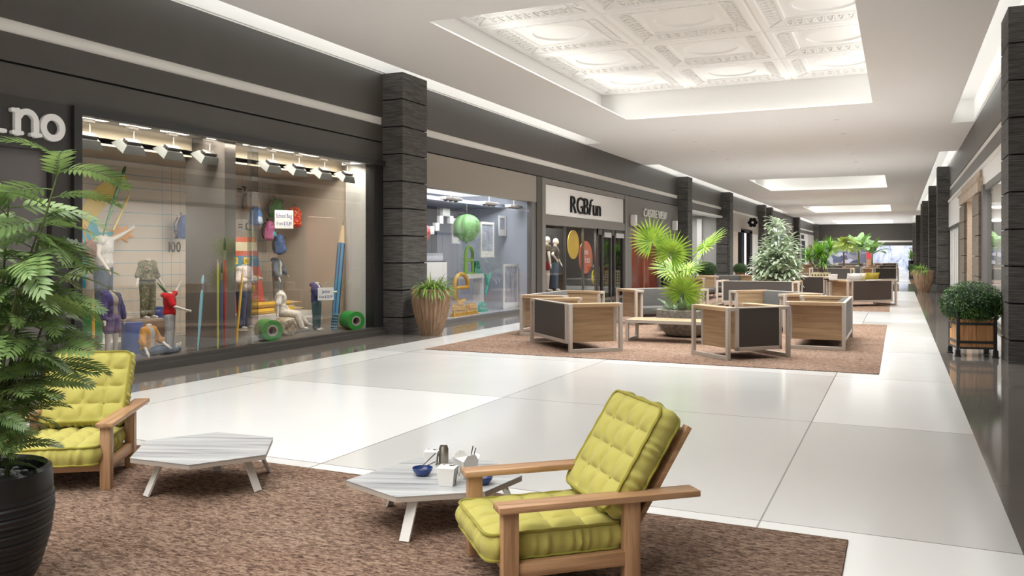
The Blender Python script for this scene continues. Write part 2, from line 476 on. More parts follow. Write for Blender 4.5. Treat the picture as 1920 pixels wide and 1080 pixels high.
# ---- left: first shop (dark panel with white letters, big display window)
w1 = thing('wall_first_shop', 'dark shopfront surround', 'wall', kind='structure')
b = MB(); b.box(XL, XL-.3, YN, 15.0, 3.66, 4.05); b.build('header', M_dark, w1)
b = MB(); b.box(XL+.02, XL-.3, YN, 7.58, 3.02, 3.66).box(XL+.02, XL-.3, YN, 6.6, 0, 3.02).box(XL+.02, XL-.3, 7.30, 7.58, 0, 3.02); b.build('dark_panel', mat('shop_black', (52, 49, 46), .45), w1)
bx('side_pane', mat('smoked_panel', (104, 99, 97), .25), XL-.08, XL-.12, 6.6, 7.30, .0, 3.02, w1)
b = MB(); b.box(XL+.08, XL-.35, 7.58, 7.70, 0, 3.66).box(XL+.08, XL-.05, 7.70, 14.95, 3.55, 3.66).box(XL-.06, XL-.3, 7.70, 14.95, 3.6, 3.66); b.box(XL+.02, XL-.2, 14.62, 15.0, 0, 3.6)
b.build('window_surround', M_black, w1)
b = MB(); b.box(XL+.14, XL-.1, 7.0, 14.95, 0, .1).box(XL+.06, XL-.1, 7.4, 14.95, .1, .16); b.build('plinth', mat('plinth_grey', (70, 66, 62), .35), w1)
win = thing('window_1', 'large display window of the school shop', 'window', kind='structure')
for i, (a, c) in enumerate(((7.70, 11.0), (11.16, 14.62))):
    bx('glass_pane', M_glass, XL-.03, XL-.02, a, c, .16, 3.55, win)
bx('mullion', glassmat('pane_joint', (.78, .79, .8), base=.22), XL-.10, XL+.0, 11.0, 11.16, .16, 3.55, win)
# interior of the display
XB = -12.6
def graph_paper():
    m, t, b = nt('graph_paper')
    tc = t.nodes.new('ShaderNodeTexCoord'); sx = t.nodes.new('ShaderNodeSeparateXYZ'); t.links.new(tc.outputs['Object'], sx.inputs[0])
    def lines(sock, pitch, w, off=0.):
        a = t.nodes.new('ShaderNodeMath'); a.operation = 'ADD'; a.inputs[1].default_value = 50+off; t.links.new(sock, a.inputs[0])
        d = t.nodes.new('ShaderNodeMath'); d.operation = 'MODULO'; d.inputs[1].default_value = pitch; t.links.new(a.outputs[0], d.inputs[0])
        l = t.nodes.new('ShaderNodeMath'); l.operation = 'LESS_THAN'; l.inputs[1].default_value = w; t.links.new(d.outputs[0], l.inputs[0])
        return l.outputs[0]
    h, v0 = lines(sx.outputs['Z'], .228, .009), lines(sx.outputs['Y'], .21, .008)
    g = t.nodes.new('ShaderNodeMath'); g.operation = 'GREATER_THAN'; g.inputs[1].default_value = 11.35; t.links.new(sx.outputs['Y'], g.inputs[0])
    vm = t.nodes.new('ShaderNodeMath'); vm.operation = 'MULTIPLY'; t.links.new(v0, vm.inputs[0]); t.links.new(g.outputs[0], vm.inputs[1]); v = vm.outputs[0]
    mx = t.nodes.new('ShaderNodeMath'); mx.operation = 'MAXIMUM'; t.links.new(h, mx.inputs[0]); t.links.new(v, mx.inputs[1])
    mc = t.nodes.new('ShaderNodeMix'); mc.data_type = 'RGBA'; t.links.new(mx.outputs[0], mc.inputs[0])
    mc.inputs[6].default_value = (*lin((200, 186, 168)), 1); mc.inputs[7].default_value = (*lin((96, 150, 172)), 1)
    t.links.new(mc.outputs[2], b.inputs['Base Color']); b.inputs['Roughness'].default_value = .7
    return m
M_beige = mat('beige_wall', (196, 182, 164), .7)
w2 = thing('wall_display_back', 'graph paper backdrop of the school shop window', 'wall', kind='structure')
bx('graph_paper_panel', graph_paper(), XB-.1, XB, 5.0, 14.75, .1, 3.36, w2)
bx('side_panel', M_beige, XB, -10.7, 14.75, 14.85, .1, 3.6, w2)
bx('return_panel', mat('pale_return', (205, 201, 195), .6), -10.7, XL-.08, 14.68, 14.85, .1, 3.6, w2)
bx('near_panel', M_beige, XB, XL-.35, 4.9, 5.0, .1, 3.6, w2)
struct(bx('floor_display', mat('display_floor', (104, 96, 88), .3), XB, XL-.05, 5.0, 14.75, 0.001, .13))
c1 = thing('ceiling_display', 'display window ceiling', 'ceiling', kind='structure')
bx('soffit', mat('perforated_soffit', (176, 160, 140), .7), XB, -10.85, 5.0, 14.75, 3.36, 3.44, c1)
bx('bulkhead', mat('cream_bulkhead', (240, 222, 192), .6), -10.88, -10.85, 5.0, 14.75, 3.33, 3.72, c1)
bx('front_ceiling', M_grey, -10.85, XL-.06, 5.0, 14.75, 3.66, 3.72, c1)
pl = struct(bx('column_display', mat('taupe_pier', (112, 104, 96), .55), -10.99, -10.12, 10.55, 10.80, .131, 3.66))
area('shop_light', (-10.3, 9.2, 3.58), (-11.1, 9.2, .6), .5, 3.6, SHOP1*.5, (1, .93, .83), 130)
area('shop_light', (-10.3, 13.0, 3.58), (-11.1, 13.0, .6), .5, 3.2, SHOP1*.5, (1, .93, .83), 130)

# ---- left: second shop (bluish display)
M_blue = mat('bluish_wall', (164, 167, 178), .6)
w3 = thing('wall_second_shop', 'greige header above the bluish display window', 'wall', kind='structure')
bx('header_panel', M_greige, XL+.02, XL-.25, 15.95, 23.22, 3.26, 4.05, w3, .01)
b = MB(); b.box(XL+.03, XL-.3, 23.22, 23.9, 0, 4.05); b.build('pier', M_dark, w3)
b = MB(); b.box(XL, XL-.15, 15.95, 23.2, 0, .09).box(XL, XL-.15, 22.9, 23.25, 0, 3.26); b.build('sill', mat('sill_grey', (108, 104, 102), .4), w3)
win = thing('window_2', 'display window of the second shop', 'window', kind='structure')
bx('glass_pane', M_glass, XL-.05, XL-.04, 15.95, 19.6, .09, 3.26, win); bx('glass_pane', M_glass, XL-.05, XL-.04, 19.62, 22.9, .09, 3.26, win)
w4 = thing('wall_second_display', 'bluish walls of the second display', 'wall', kind='structure')
bx('back_panel', M_blue, -12.7, -12.6, 15.3, 26.0, 0, 3.5, w4); bx('far_panel', mat('pale_blue_wall', (212, 216, 226), .6), -12.6, -10.0, 23.2, 23.3, 0, 3.5, w4); bx('near_panel', M_blue, -12.6, -10.3, 15.2, 15.3, 0, 3.5, w4)
bx('dark_panel', mat('slate_panel', (88, 92, 106), .5), -12.6, -12.45, 20.6, 21.6, 0, 3.3, w4)
bx('low_soffit', mat('blue_soffit', (150, 156, 172), .6), -12.6, -10.9, 15.3, 23.2, 3.1, 3.2, w4); bx('front_ceiling', M_grey, -10.9, XL-.05, 15.3, 23.2, 3.4, 3.5, w4)
struct(bx('floor_second_display', mat('pale_display_floor', (190, 190, 196), .3), -12.6, XL-.05, 15.3, 23.2, 0.001, .07))
area('shop_light', (-10.45, 19.5, 3.36), (-11.4, 19.5, 1.0), .5, 6.0, SHOP2, (.93, .95, 1))

# ---- left: third shop (white sign, mannequins) and restaurant front
w5 = thing('wall_third_shop', 'grey frame around the white shop sign', 'wall', kind='structure')
M_mid = mat('warm_grey_frame', (120, 115, 110), .45)
b = MB(); b.box(XL+.02, XL-.3, 23.9, 32.2, 3.88, 4.05).box(XL+.02, XL-.3, 23.9, 32.2, 2.62, 2.92).box(XL+.04, XL-.3, 23.62, 23.9, 0, 4.05).box(XL+.04, XL-.3, 32.2, 32.42, 0, 4.05); b.build('frame', M_mid, w5)
bx('sign_backing', M_black, XL-.06, XL-.3, 23.9, 32.2, 2.92, 3.88, w5)
win = thing('window_3', 'glass front of the clothes shop', 'window', kind='structure')
for a, c in ((23.9, 25.8), (25.85, 27.55), (27.6, 28.9)):
    bx('glass_pane', M_glass, XL-.08, XL-.07, a, c, .05, 2.62, win)
    bx('mullion', mat('steel_mullion', (150, 147, 143), .3, 1.), XL-.12, XL-.04, c, c+.05, .0, 2.62, win)
dr = thing('door_1', 'dark sliding glass doors of the clothes shop', 'door', kind='structure')
b = MB()
for y in (28.95, 29.55, 30.55, 31.0, 32.1): b.box(XL-.02, XL-.12, y, y+.1, 0, 2.62)
b.box(XL-.02, XL-.12, 28.95, 32.2, 2.4, 2.62); b.build('door_frame', M_dark, dr)
bx('door_glass', glassmat('smoked_glass', (.45, .45, .46)), XL-.08, XL-.07, 29.05, 32.1, .03, 2.42, dr)
bx('opener_box', M_grey, XL+.02, XL-.1, 29.7, 30.5, 2.32, 2.5, dr); bx('opener_box', M_grey, XL+.02, XL-.1, 31.1, 32.1, 2.32, 2.5, dr)
w6 = thing('wall_third_interior', 'dark interior of the clothes shop', 'wall', kind='structure')
area('shop_light', (-12, 47.5, 4.0), (-12, 47.5, 0), 2.5, 8, 260, (1, .98, .95))  # unseen lamp added to brighten the side opening
bx('ceiling_opening', M_grey, -14, -10.0, 42, 52.7, 4.08, 4.12)['kind'] = 'structure'
M_int = mat('dark_interior', (62, 56, 54), .6)
b = MB(); b.box(-14.1, -14, 23.3, 32.4, 0, 3.2).box(-14, -10.3, 32.3, 32.4, 0, 3.2).box(-14, -10.3, 23.4, 23.5, 0, 3.2); b.build('interior_panel', M_int, w6)
bx('pink_panel', mat('dusty_pink', (196, 158, 150), .7), -12.4, -12.3, 23.5, 26.3, 0, 2.5, w6)
bx('black_panel', M_soft, -11.4, -11.3, 27.0, 29.0, 0, 2.62, w6)
struct(bx('ceiling_third_shop', mat('shop_ceiling', (120, 112, 108), .7), -14, -10.25, 23.5, 32.3, 3.0, 3.1))
struct(bx('floor_third_shop', mat('shop_floor', (120, 108, 98), .3), -14, XL-.02, 23.5, 32.3, 0.001, .05))
area('shop_light', (-10.6, 26.5, 2.95), (-11.2, 26.5, 0), .6, 4.5, SHOP3, (1, .92, .86))
w7 = thing('wall_restaurant', 'grey front of the restaurant', 'wall', kind='structure')
M_rest = mat('restaurant_grey', (112, 108, 104), .5)
b = MB(); b.box(XL+.0, XL-.3, 32.42, 41.2, 2.84, 4.05).box(XL, XL-.3, 37.7, 41.2, 0, 2.84).box(XL, XL-.3, 32.42, 33.2, 0, 2.84); b.build('facade', M_rest, w7)
dr = thing('door_2', 'red brown timber double door of the restaurant', 'door', kind='structure')
M_mah = streak('mahogany', 2, [(.2, (70, 26, 16)), (.5, (116, 50, 32)), (.8, (150, 78, 54))], .25, 9, .8)
bx('door_leaf', M_mah, XL-.14, XL-.2, 33.2, 35.4, 0, 2.84, dr, .01); bx('door_leaf', M_mah, XL-.14, XL-.2, 35.46, 37.7, 0, 2.84, dr, .01)
bx('door_stile', mat('copper_edge', (176, 120, 90), .4), XL-.1, XL-.2, 35.4, 35.46, 0, 2.84, dr)
# ---- left: side opening and the far shops
w8 = thing('wall_opening', 'pale side opening between stone columns', 'wall', kind='structure')
bx('recess_back', M_grey, -14.1, -14.0, 42.0, 54.5, 0, 4.08, w8); bx('recess_end', M_grey, -14, -10.25, 52.7, 52.9, 0, 4.08, w8); bx('recess_near', M_grey, -14, -10.3, 41.8, 42.0, 0, 4.08, w8)
b = MB(); b.box(XL+.04, XL-.4, 42.1, 52.5, 3.92, 4.05).box(-11.5, -11.2, 52.5, 52.7, 0, 3.9); b.build('white_frame', M_sign, w8)
w9 = thing('wall_far_left', 'shopfronts beyond the side opening on the left', 'wall', kind='structure')
M_wgrey = mat('light_greige', (172, 164, 156), .5)
bx('greige_header', M_wgrey, XL+.03, XL-.2, 53.6, 67.2, 3.2, 4.43, w9)
bx('greige_panel', mat('warm_pale_panel', (206, 190, 174), .5), XL-.0, XL-.1, 53.6, 58.2, 0, 3.2, w9)
b = MB(); b.box(XL+.06, XL-.2, 59.3, 60.4, 0, 3.34).box(XL+.06, XL-.2, 62.9, 64.0, 0, 3.34).box(XL+.06, XL-.2, 59.3, 64, 3.2, 3.45); b.build('black_portal', M_soft, w9)
bx('portal_interior', M_sign, XL-.6, XL-.5, 60.4, 62.9, 0, 3.2, w9)
bx('pale_window', M_sign, XL, XL-.1, 64, 67.2, .25, 3.2, w9)
bx('pier_between', M_dark, XL, XL-.2, 68.1, 71.0, 0, 4.08, w9)
bx('display_back', mat('straw_display', (206, 198, 180), .6, noise=.35, nscale=.9), XL-1.2, XL-1.1, 72, 82, 0, 4.0, w9)
bx('pane_band', mat('blue_grey_post', (140, 156, 170), .3), XL+.03, XL-.3, 82.5, 85.0, 0, 4.08, w9)
b = MB(); b.box(XL, XL-.2, 85, 91.7, 0, 4.08); b.build('taupe_panel', mat('taupe_panel', (128, 112, 102), .5), w9)
bx('timber_door', mat('rosewood', (150, 102, 84), .45), XL+.05, XL-.02, 86.2, 89, 0, 3.4, w9); bx('door_side', M_black, XL+.05, XL-.02, 89.6, 91, 0, 3.6, w9)
bx('white_header', M_sign, XL+.03, XL-.2, 93.1, 106, 3.2, 4.05, w9); bx('grey_glass', mat('pale_glass_panel', (176, 174, 172), .25), XL, XL-.1, 93.1, 99.5, 0, 3.2, w9)
bx('black_doorway', M_soft, XL+.03, XL-.1, 99.5, 103, 0, 3.2, w9); bx('white_jamb', M_sign, XL+.02, XL-.1, 103, 106, 0, 3.2, w9); bx('black_emblem', M_soft, XL+.06, XL+.03, 98.6, 101.4, 3.4, 3.85, w9)
bx('pale_panel', M_wgrey, XL+.02, XL-.1, 106, 113.9, 0, 4.05, w9); bx('brown_door', mat('brown_door', (104, 58, 44), .4), XL+.05, XL, 107.5, 111.5, 0, 2.8, w9)

# ---- right side shopfronts
w10 = thing('wall_right_shops', 'shopfronts along the right side', 'wall', kind='structure')
bx('header_lintel', M_stripe, XR-.05, XR+.25, YN, 41.1, 3.92, 4.02, w10)
b = MB(); b.box(XR, XR+.2, 14, 25.3, 3.34, 3.48).box(XR-.04, XR+.2, 24.5, 25.0, 0, 3.48).box(XR, XR+.2, YN, 14.95, 0, 4.05); b.build('dark_frame', mat('frame_grey', (104, 101, 98), .45), w10)
bx('white_header', M_sign, XR, XR+.2, 15.9, 25.3, 3.48, 3.92, w10)
M_pil = streak('portal_stone', 2, [(.3, (98, 88, 78)), (.7, (142, 130, 117))], .6, 3, 40, .3)
for a, c in ((25.0, 27.2), (30.4, 32.6)):
    b = MB(); z = 0
    while z < 3.3: b.box(XR-.1, XR+.2, a, c, z, min(z+.53, 3.34)); z += .55
    b.build('portal_pilaster', M_pil, w10)
M_lin = streak('pale_timber', 1, [(.3, (176, 158, 138)), (.7, (206, 188, 168))], .5, 20, 1)
b = MB(); b.box(XR-.12, XR+.2, 25.0, 32.6, 3.34, 3.62).box(XR-.16, XR+.2, 24.9, 32.7, 3.62, 3.70).box(XR-.06, XR+.2, 25.2, 32.4, 3.7, 3.92).box(XR-.02, XR+.3, 27.2, 27.5, 0, 3.34).box(XR-.02, XR+.3, 30.1, 30.4, 0, 3.34); b.build('portal_lintel', M_lin, w10)
bx('pink_interior', mat('peach_wall', (236, 190, 168), .6), XR+2.2, XR+2.3, 25.5, 41, 0, 3.5, w10); bx('peach_return', mat('peach_wall', (236, 190, 168), .6), XR+.3, XR+2.3, 32.5, 32.6, 0, 3.5, w10)
area('shop_light', (XR+1.0, 29.5, 3.3), (XR+1.2, 29.5, 0), .6, 2.5, 60, (1, .85, .72))
bx('white_fascia', M_sign, XR-.02, XR+.2, 32.7, 41.1, 2.84, 3.88, w10)
b = MB(); b.box(XR-.04, XR+.2, 32.7, 41.1, 2.70, 2.84).box(XR-.04, XR+.2, 32.7, 34.2, 0, 2.7); b.build('blind_frame', M_black, w10)
b = MB()
for k in range(12): b.box(XR+.01+.02*(k % 2), XR+.2, 34.2+k*.57, 34.2+k*.57+.55, .05, 2.7)
b.build('white_blind', M_sign, w10)
b = MB(); b.box(XR, XR+.2, 41.1, 116, 0, 4.05); b.build('far_panels', mat('far_right_panel', (120, 114, 108), .5), w10)
bx('far_timber_door', mat('rosewood', (150, 102, 84), .45), XR-.03, XR, 72.3, 90, 0, 3.4, w10)
win = thing('window_4', 'pale display window on the right', 'window', kind='structure')
bx('glass_pane', M_glass, XR+.05, XR+.06, 15.9, 24.5, .08, 3.34, win)
bx('window_sill', M_dark, XR-.02, XR+.2, 15.9, 24.5, 0, .08, win)
w11 = thing('wall_right_display', 'pale interior of the right display window', 'wall', kind='structure')
bx('back_panel', M_sign, XR+1.8, XR+1.9, 13, 25.0, 0, 3.6, w11); bx('side_panel', M_sign, XR+.2, XR+1.9, 24.9, 25.0, 0, 3.6, w11); bx('top_panel', M_sign, XR+.07, XR+1.9, 13, 25, 3.5, 3.6, w11)
area('shop_light', (XR+.7, 20, 3.4), (XR+1.1, 20, 0), .5, 7, 320, (1, .96, .92))
# ---- far end
w12 = thing('wall_back', 'far end shopfront under a charcoal fascia', 'wall', kind='structure')
bx('fascia_panel', M_dark, XL, XR, YF-.2, YF, 3.55, ZC+.1, w12); bx('pale_stripe', M_stripe, XL, XR, YF-.26, YF-.2, 3.16, 3.38, w12); bx('lower_fascia', M_dark, XL, XR, YF-.2, YF, 2.75, 3.16, w12); bx('upper_band', M_dark, XL, XR, YF-.22, YF-.2, 3.38, 3.55, w12)
def winter():
    m, t, b = nt('pale_winter_print')
    f = noise_node(t, coords(t, (.9, .9, .5)), 1., 7, .7, 1.2)
    r = ramp(t, [(.36, (96, 110, 170)), (.46, (206, 214, 236)), (.6, (240, 243, 250))]); t.links.new(f, r.inputs['Fac']); t.links.new(r.outputs['Color'], b.inputs['Base Color'])
    b.inputs['Roughness'].default_value = .6
    return m
bx('winter_backdrop', winter(), -3.4, XR, YF+3.0, YF+3.1, 0, 3.2, w12)
def collage():
    m, t, b = nt('dark_shop_collage')
    vo = t.nodes.new('ShaderNodeTexVoronoi'); vo.inputs['Scale'].default_value = .9; vo.distance = 'CHEBYCHEV'
    t.links.new(coords(t, (1, 1, 1.4)), vo.inputs['Vector'])
    r = ramp(t, [(.0, (52, 56, 72)), (.3, (92, 98, 124)), (.55, (150, 140, 130)), (.72, (190, 186, 200)), (1, (60, 62, 80))]); t.links.new(vo.outputs['Color'], r.inputs['Fac']); t.links.new(r.outputs['Color'], b.inputs['Base Color'])
    return m
bx('collage_backdrop', collage(), XL, -3.5, YF+3.0, YF+3.1, 0, 3.2, w12)
bx('timber_post', mat('post_brown', (164, 122, 92), .5), -3.75, -3.2, YF+.2, YF+.5, 0, 2.75, w12); bx('dark_post', M_black, -3.15, -3.0, YF-.1, YF+.1, 0, 2.75, w12)
bx('red_poster', mat('red_poster', (206, 40, 60), .5), -3.7, -3.25, YF+.12, YF+.18, 1.1, 2.0, w12)
b = MB()
for z in (2.3, 2.0, 1.7, 1.4): b.box(1.2, 1.9, YF+.3, YF+.5, z, z+.2)
b.build('white_shelf_slats', M_sign, w12)
struct(bx('floor_far_shop', M_sign, XL, XR, YF, YF+3, -.1, .02)); struct(bx('ceiling_far_shop', M_sign, XL, XR, YF, YF+3.1, 3.2, 3.3))
area('shop_light', (-.6, YF+1.2, 3.1), (-.6, YF+2.5, 0), 4.5, 1.2, 70, (.9, .94, 1)); area('shop_light', (-6.8, YF+1.2, 3.1), (-6.8, YF+2.5, 0), 4.5, 1.2, 110, (.95, .95, 1))
# ================================================================== CARPETS
def carpet_material():
    m, t, b = nt('mottled_brown_carpet')
    v = coords(t, (10, 25, 25))
    f1 = noise_node(t, v, 2.2, 6, .75, .6); f2 = noise_node(t, coords(t, (.5, 1.2, 1)), 1., 2)
    r = ramp(t, [(.33, (40, 32, 30)), (.42, (104, 84, 72)), (.5, (138, 114, 98)), (.62, (184, 160, 140)), (.78, (140, 108, 90))])
    t.links.new(f1, r.inputs['Fac'])
    r2 = ramp(t, [(.3, (225, 215, 210)), (.7, (255, 255, 255))]); t.links.new(f2, r2.inputs['Fac'])
    mx = t.nodes.new('ShaderNodeMix'); mx.data_type = 'RGBA'; mx.blend_type = 'MULTIPLY'; mx.inputs[0].default_value = 1
    t.links.new(r.outputs['Color'], mx.inputs[6]); t.links.new(r2.outputs['Color'], mx.inputs[7]); t.links.new(mx.outputs[2], b.inputs['Base Color'])
    b.inputs['Roughness'].default_value = .95; b.inputs['Specular IOR Level'].default_value = .1
    bp = t.nodes.new('ShaderNodeBump'); bp.inputs['Strength'].default_value = .5; bp.inputs['Distance'].default_value = .03
    t.links.new(f1, bp.inputs['Height']); t.links.new(bp.outputs['Normal'], b.inputs['Normal'])
    return m
M_carpet = carpet_material()
def carpet(x0, x1, y0, y1, label):
    c = MB().box(x0, x1, y0, y1, 0.0005, .011).build('carpet', M_carpet, None, loc=((x0+x1)/2, (y0+y1)/2, 0), bevel=.004, seg=1)
    return tag(c, label, 'carpet', 'brown lounge carpets')
carpet(-7.65, -.27, -2.0, 5.32, 'brown mottled carpet in the foreground under the yellow armchairs')
carpet(-7.66, -.25, 12.84, 21.8, 'brown mottled carpet under the nearest ring of grey sofas')
carpet(-7.66, -.25, 26.8, 35.8, 'brown mottled carpet behind the nearest sofa ring, under the second sofa group')
carpet(-7.66, -.25, 53.2, 62.5, 'brown mottled carpet beyond the grey crossing, under the third sofa group')
carpet(-7.66, -.25, 67.5, 77, 'brown mottled carpet under the fourth sofa group near the drooping palm')
carpet(-7.66, -.25, 82, 91, 'farthest brown mottled carpet, under the last sofas')

# ================================================================== YELLOW ARMCHAIRS
M_oak = {a: streak('warm_oak_%d' % a, a, [(.25, (126, 92, 64)), (.5, (170, 130, 94)), (.78, (198, 160, 122))], .42, 26, 1.3, .04) for a in (0, 1, 2)}
def fabric(name, rgb, var=.06, weave=240):
    m, t, b = nt(name); c = lin(rgb)
    f = noise_node(t, coords(t, (4, 4, 4)), 1., 3)
    r = t.nodes.new('ShaderNodeValToRGB'); r.color_ramp.elements[0].position = .3; r.color_ramp.elements[1].position = .7
    r.color_ramp.elements[0].color = (*[x*(1-var) for x in c], 1); r.color_ramp.elements[1].color = (*[min(x*(1+var), 1) for x in c], 1)
    t.links.new(f, r.inputs['Fac']); t.links.new(r.outputs['Color'], b.inputs['Base Color'])
    b.inputs['Roughness'].default_value = .9; b.inputs['Specular IOR Level'].default_value = .15; b.inputs['Sheen Weight'].default_value = .12
    f2 = noise_node(t, coords(t, (weave, weave, weave)), 1., 2)
    bp = t.nodes.new('ShaderNodeBump'); bp.inputs['Strength'].default_value = .25; bp.inputs['Distance'].default_value = .002
    t.links.new(f2, bp.inputs['Height']); t.links.new(bp.outputs['Normal'], b.inputs['Normal'])
    return m
M_yel = fabric('mustard_linen', (180, 171, 92)); M_yelp = fabric('mustard_piping', (150, 141, 58))
def cushion(parent, name, W, D, H, M, nx=4, ny=4, wall=.012, tuft=.030, crown=.012):
    """tufted mattress cushion: quilted faces, gathered side walls, piping round both edges; lies in x 0..W, y 0..D, z 0..H before M"""
    b = MB(); N = 44; r = .045
    def out(u):                     # walk round the rounded rectangle
        per = 2*(W+D-4*r)+2*PI*r; s = u*per
        for k, (L, cx, cy, a0) in enumerate(((W-2*r, r, 0, 0), (D-2*r, W, r, 1), (W-2*r, W-r, D, 2), (D-2*r, 0, D-r, 3))):
            if s < L:
                d = ((1, 0), (0, 1), (-1, 0), (0, -1))[k]; n = ((0, -1), (1, 0), (0, 1), (-1, 0))[k]
                return cx+d[0]*s, cy+d[1]*s, n
            s -= L
            if s < PI/2*r:
                a = -PI/2+k*PI/2+s/r; c = ((W-r, r), (W-r, D-r), (r, D-r), (r, r))[k]
                return c[0]+r*math.cos(a), c[1]+r*math.sin(a), (math.cos(a), math.sin(a))
            s -= PI/2*r
        return r, 0, (0, -1)
    def face(z, sg):
        o = len(b.v)
        for i in range(N+1):
            for j in range(N+1):
                u, v = i/N, j/N
                # square-to-rounded mapping keeps the outline on the wall loop
                x, y = W*u, D*v
                ex, ey = min(x, W-x), min(y, D-y)
                if ex < r and ey < r:
                    cx, cy = (r if x < W/2 else W-r), (r if y < D/2 else D-r); dx, dy = x-cx, y-cy; m_ = max(abs(dx), abs(dy)); l = math.hypot(dx, dy)
                    if l > 1e-9: x, y = cx+dx*m_/l, cy+dy*m_/l
                q = (abs(math.sin(PI*u*nx))*abs(math.sin(PI*v*ny)))**.5
                e = min(1, min(ex, ey)/.05)
                edge = 1-(1-e)**2
                h = edge*(crown*math.sin(PI*u)*math.sin(PI*v)+tuft*(q-.35)) + .003*math.sin(37*u+3*math.sin(11*v))*edge
                b.v.append((x, y, z+sg*h))
        for i in range(N):
            for j in range(N):
                a = o+i*(N+1)+j; b.f.append((a, a+N+1, a+N+2, a+1))
    face(H, 1); face(0, -1)
    K = 220; o = len(b.v); rw = random.Random(int(W*1000+H*777))
    ph = [rw.uniform(0, 6.28) for _ in range(6)]
    for k in range(K):
        u = k/K; x, y, n = out(u)
        g = .5+.5*math.sin(2*PI*u*46+1.7*math.sin(2*PI*u*7+ph[0])); g = g*(.6+.4*math.sin(2*PI*u*13+ph[1]))
        for t in range(7):
            v = t/6; bul = math.sin(PI*v)*(.026)+math.sin(PI*v)**.6*.024*(g-.5)
            b.v.append((x+n[0]*bul, y+n[1]*bul, H*v))
    for k in range(K):
        for t in range(6):
            a, c = o+k*7+t, o+((k+1) % K)*7+t; b.f.append((a, c, c+1, a+1))
    b.v = [tuple(M @ V(p)) for p in b.v]
    c = b.build(name, M_yel, parent, smooth=75)
    for z in (0, H):
        p = MB().tube([M @ V((out(k/120)[0]+out(k/120)[2][0]*.005, out(k/120)[1]+out(k/120)[2][1]*.005, z+.0015*math.sin(k*1.1))) for k in range(120)], .0085, 6, closed=True)
        p.build('piping', M_yelp, c, smooth=60)
    for i in range(1, nx):
        for j in range(1, ny): MB().ball(M @ V((W*i/nx, D*j/ny, H-tuft*.55+crown*math.sin(PI*i/nx)*math.sin(PI*j/ny)+.003)), (.011, .011, .005), 8, 5, M.to_3x3().to_4x4()).build('tuft_button', M_yelp, c, smooth=60)
    return c
def armchair(loc, rz, label):
    """local: x across (0 = first arm centre, .69 = second), y from the front edge backwards"""
    t = thing('armchair', label, 'armchair', loc, rz, 'yellow tufted armchairs')
    for i, x in enumerate((0, .69)):
        MB().box(x-.06, x+.06, 0, 1.07, .458, .49).build('armrest', M_oak[1], t, bevel=.004)
        for y0, y1 in ((.025, .105), (.665, .745)):
            MB().box(x-.036, x+.036, y0, y1, 0.0115, .458).build('leg', M_oak[2], t, bevel=.004)
        MB().box(x-.024, x+.024, .105, .665, .135, .205).build('side_rail', M_oak[1], t, bevel=.003)
    MB().box(.036, .654, .05, .085, .14, .20).build('front_rail', M_oak[0], t, bevel=.003); MB().box(.036, .654, .69, .725, .14, .20).build('rear_rail', M_oak[0], t, bevel=.003)
    s = MB()
    for k in range(6): s.box(.03, .66, .11+k*.1, .17+k*.1, .188, .2)
    s.build('seat_slats', M_oak[0], t)
    a = R(58)                                                   # reclined back frame
    dy, dz = math.cos(a), math.sin(a); y0, z0 = .745, .265
    b = MB()
    for x in (.085, .605): b.bar((x, y0, z0), (x, y0+dy*.62, z0+dz*.62), .05, .03, (0, -dz, dy))
    b.build('back_post', M_oak[1], t, bevel=.003)
    MB().bar((.345, y0+dy*.0, z0+dz*.0), (.345, y0+dy*.60, z0+dz*.60), .50, .02, (0, -dz, dy)).build('back_board', M_oak[1], t, bevel=.003)
    b = MB().tube([(-.03, .76, .475), (.72, .76, .475)], .011, 8); b.build('back_rod', M_oak[0], t, smooth=40)
    cushion(t, 'seat_cushion', .60, .71, .125, Matrix.Translation((.045, -.035, .207)))
    # back cushion stands on the seat and leans on the frame
    ax = V((1, 0, 0)); up = V((0, dy, dz)); nn = V((0, -dz, dy))
    M = Matrix((( ax.x, up.x, nn.x, .045), (ax.y, up.y, nn.y, y0-.03+.022*nn.y), (ax.z, up.z, nn.z, z0+.04), (0, 0, 0, 1)))
    M = Matrix.Translation(nn*.012+up*.03) @ M
    cushion(t, 'back_cushion', .60, .585, .125, M)
    return t
# t axis (front to back) of the right chair points 41.6 deg, of the left chair 125 deg; x runs 90 deg to its right
def chair_at(o, ang, label):
    return armchair((o[0], o[1], .0), ang-90, label)
rz = R(41.6)
# right chair: local x=0 arm is the one near the camera (x axis must point 135 deg)
def armchair_m(o, ang, label):
    t = armchair((o[0], o[1], 0), 0, label)
    t.rotation_euler = (0, 0, R(ang-90)); return t
c1 = armchair_m((-1.70-.69*.747, 3.675+.69*.664, 0), 41.6, 'yellow tufted armchair at the front right, turned away from the camera')
c2 = armchair_m((-5.117-.69*.819-.021, 4.16-.69*.574+.02, 0), 125.2, 'yellow tufted armchair half hidden behind the big fern on the left')

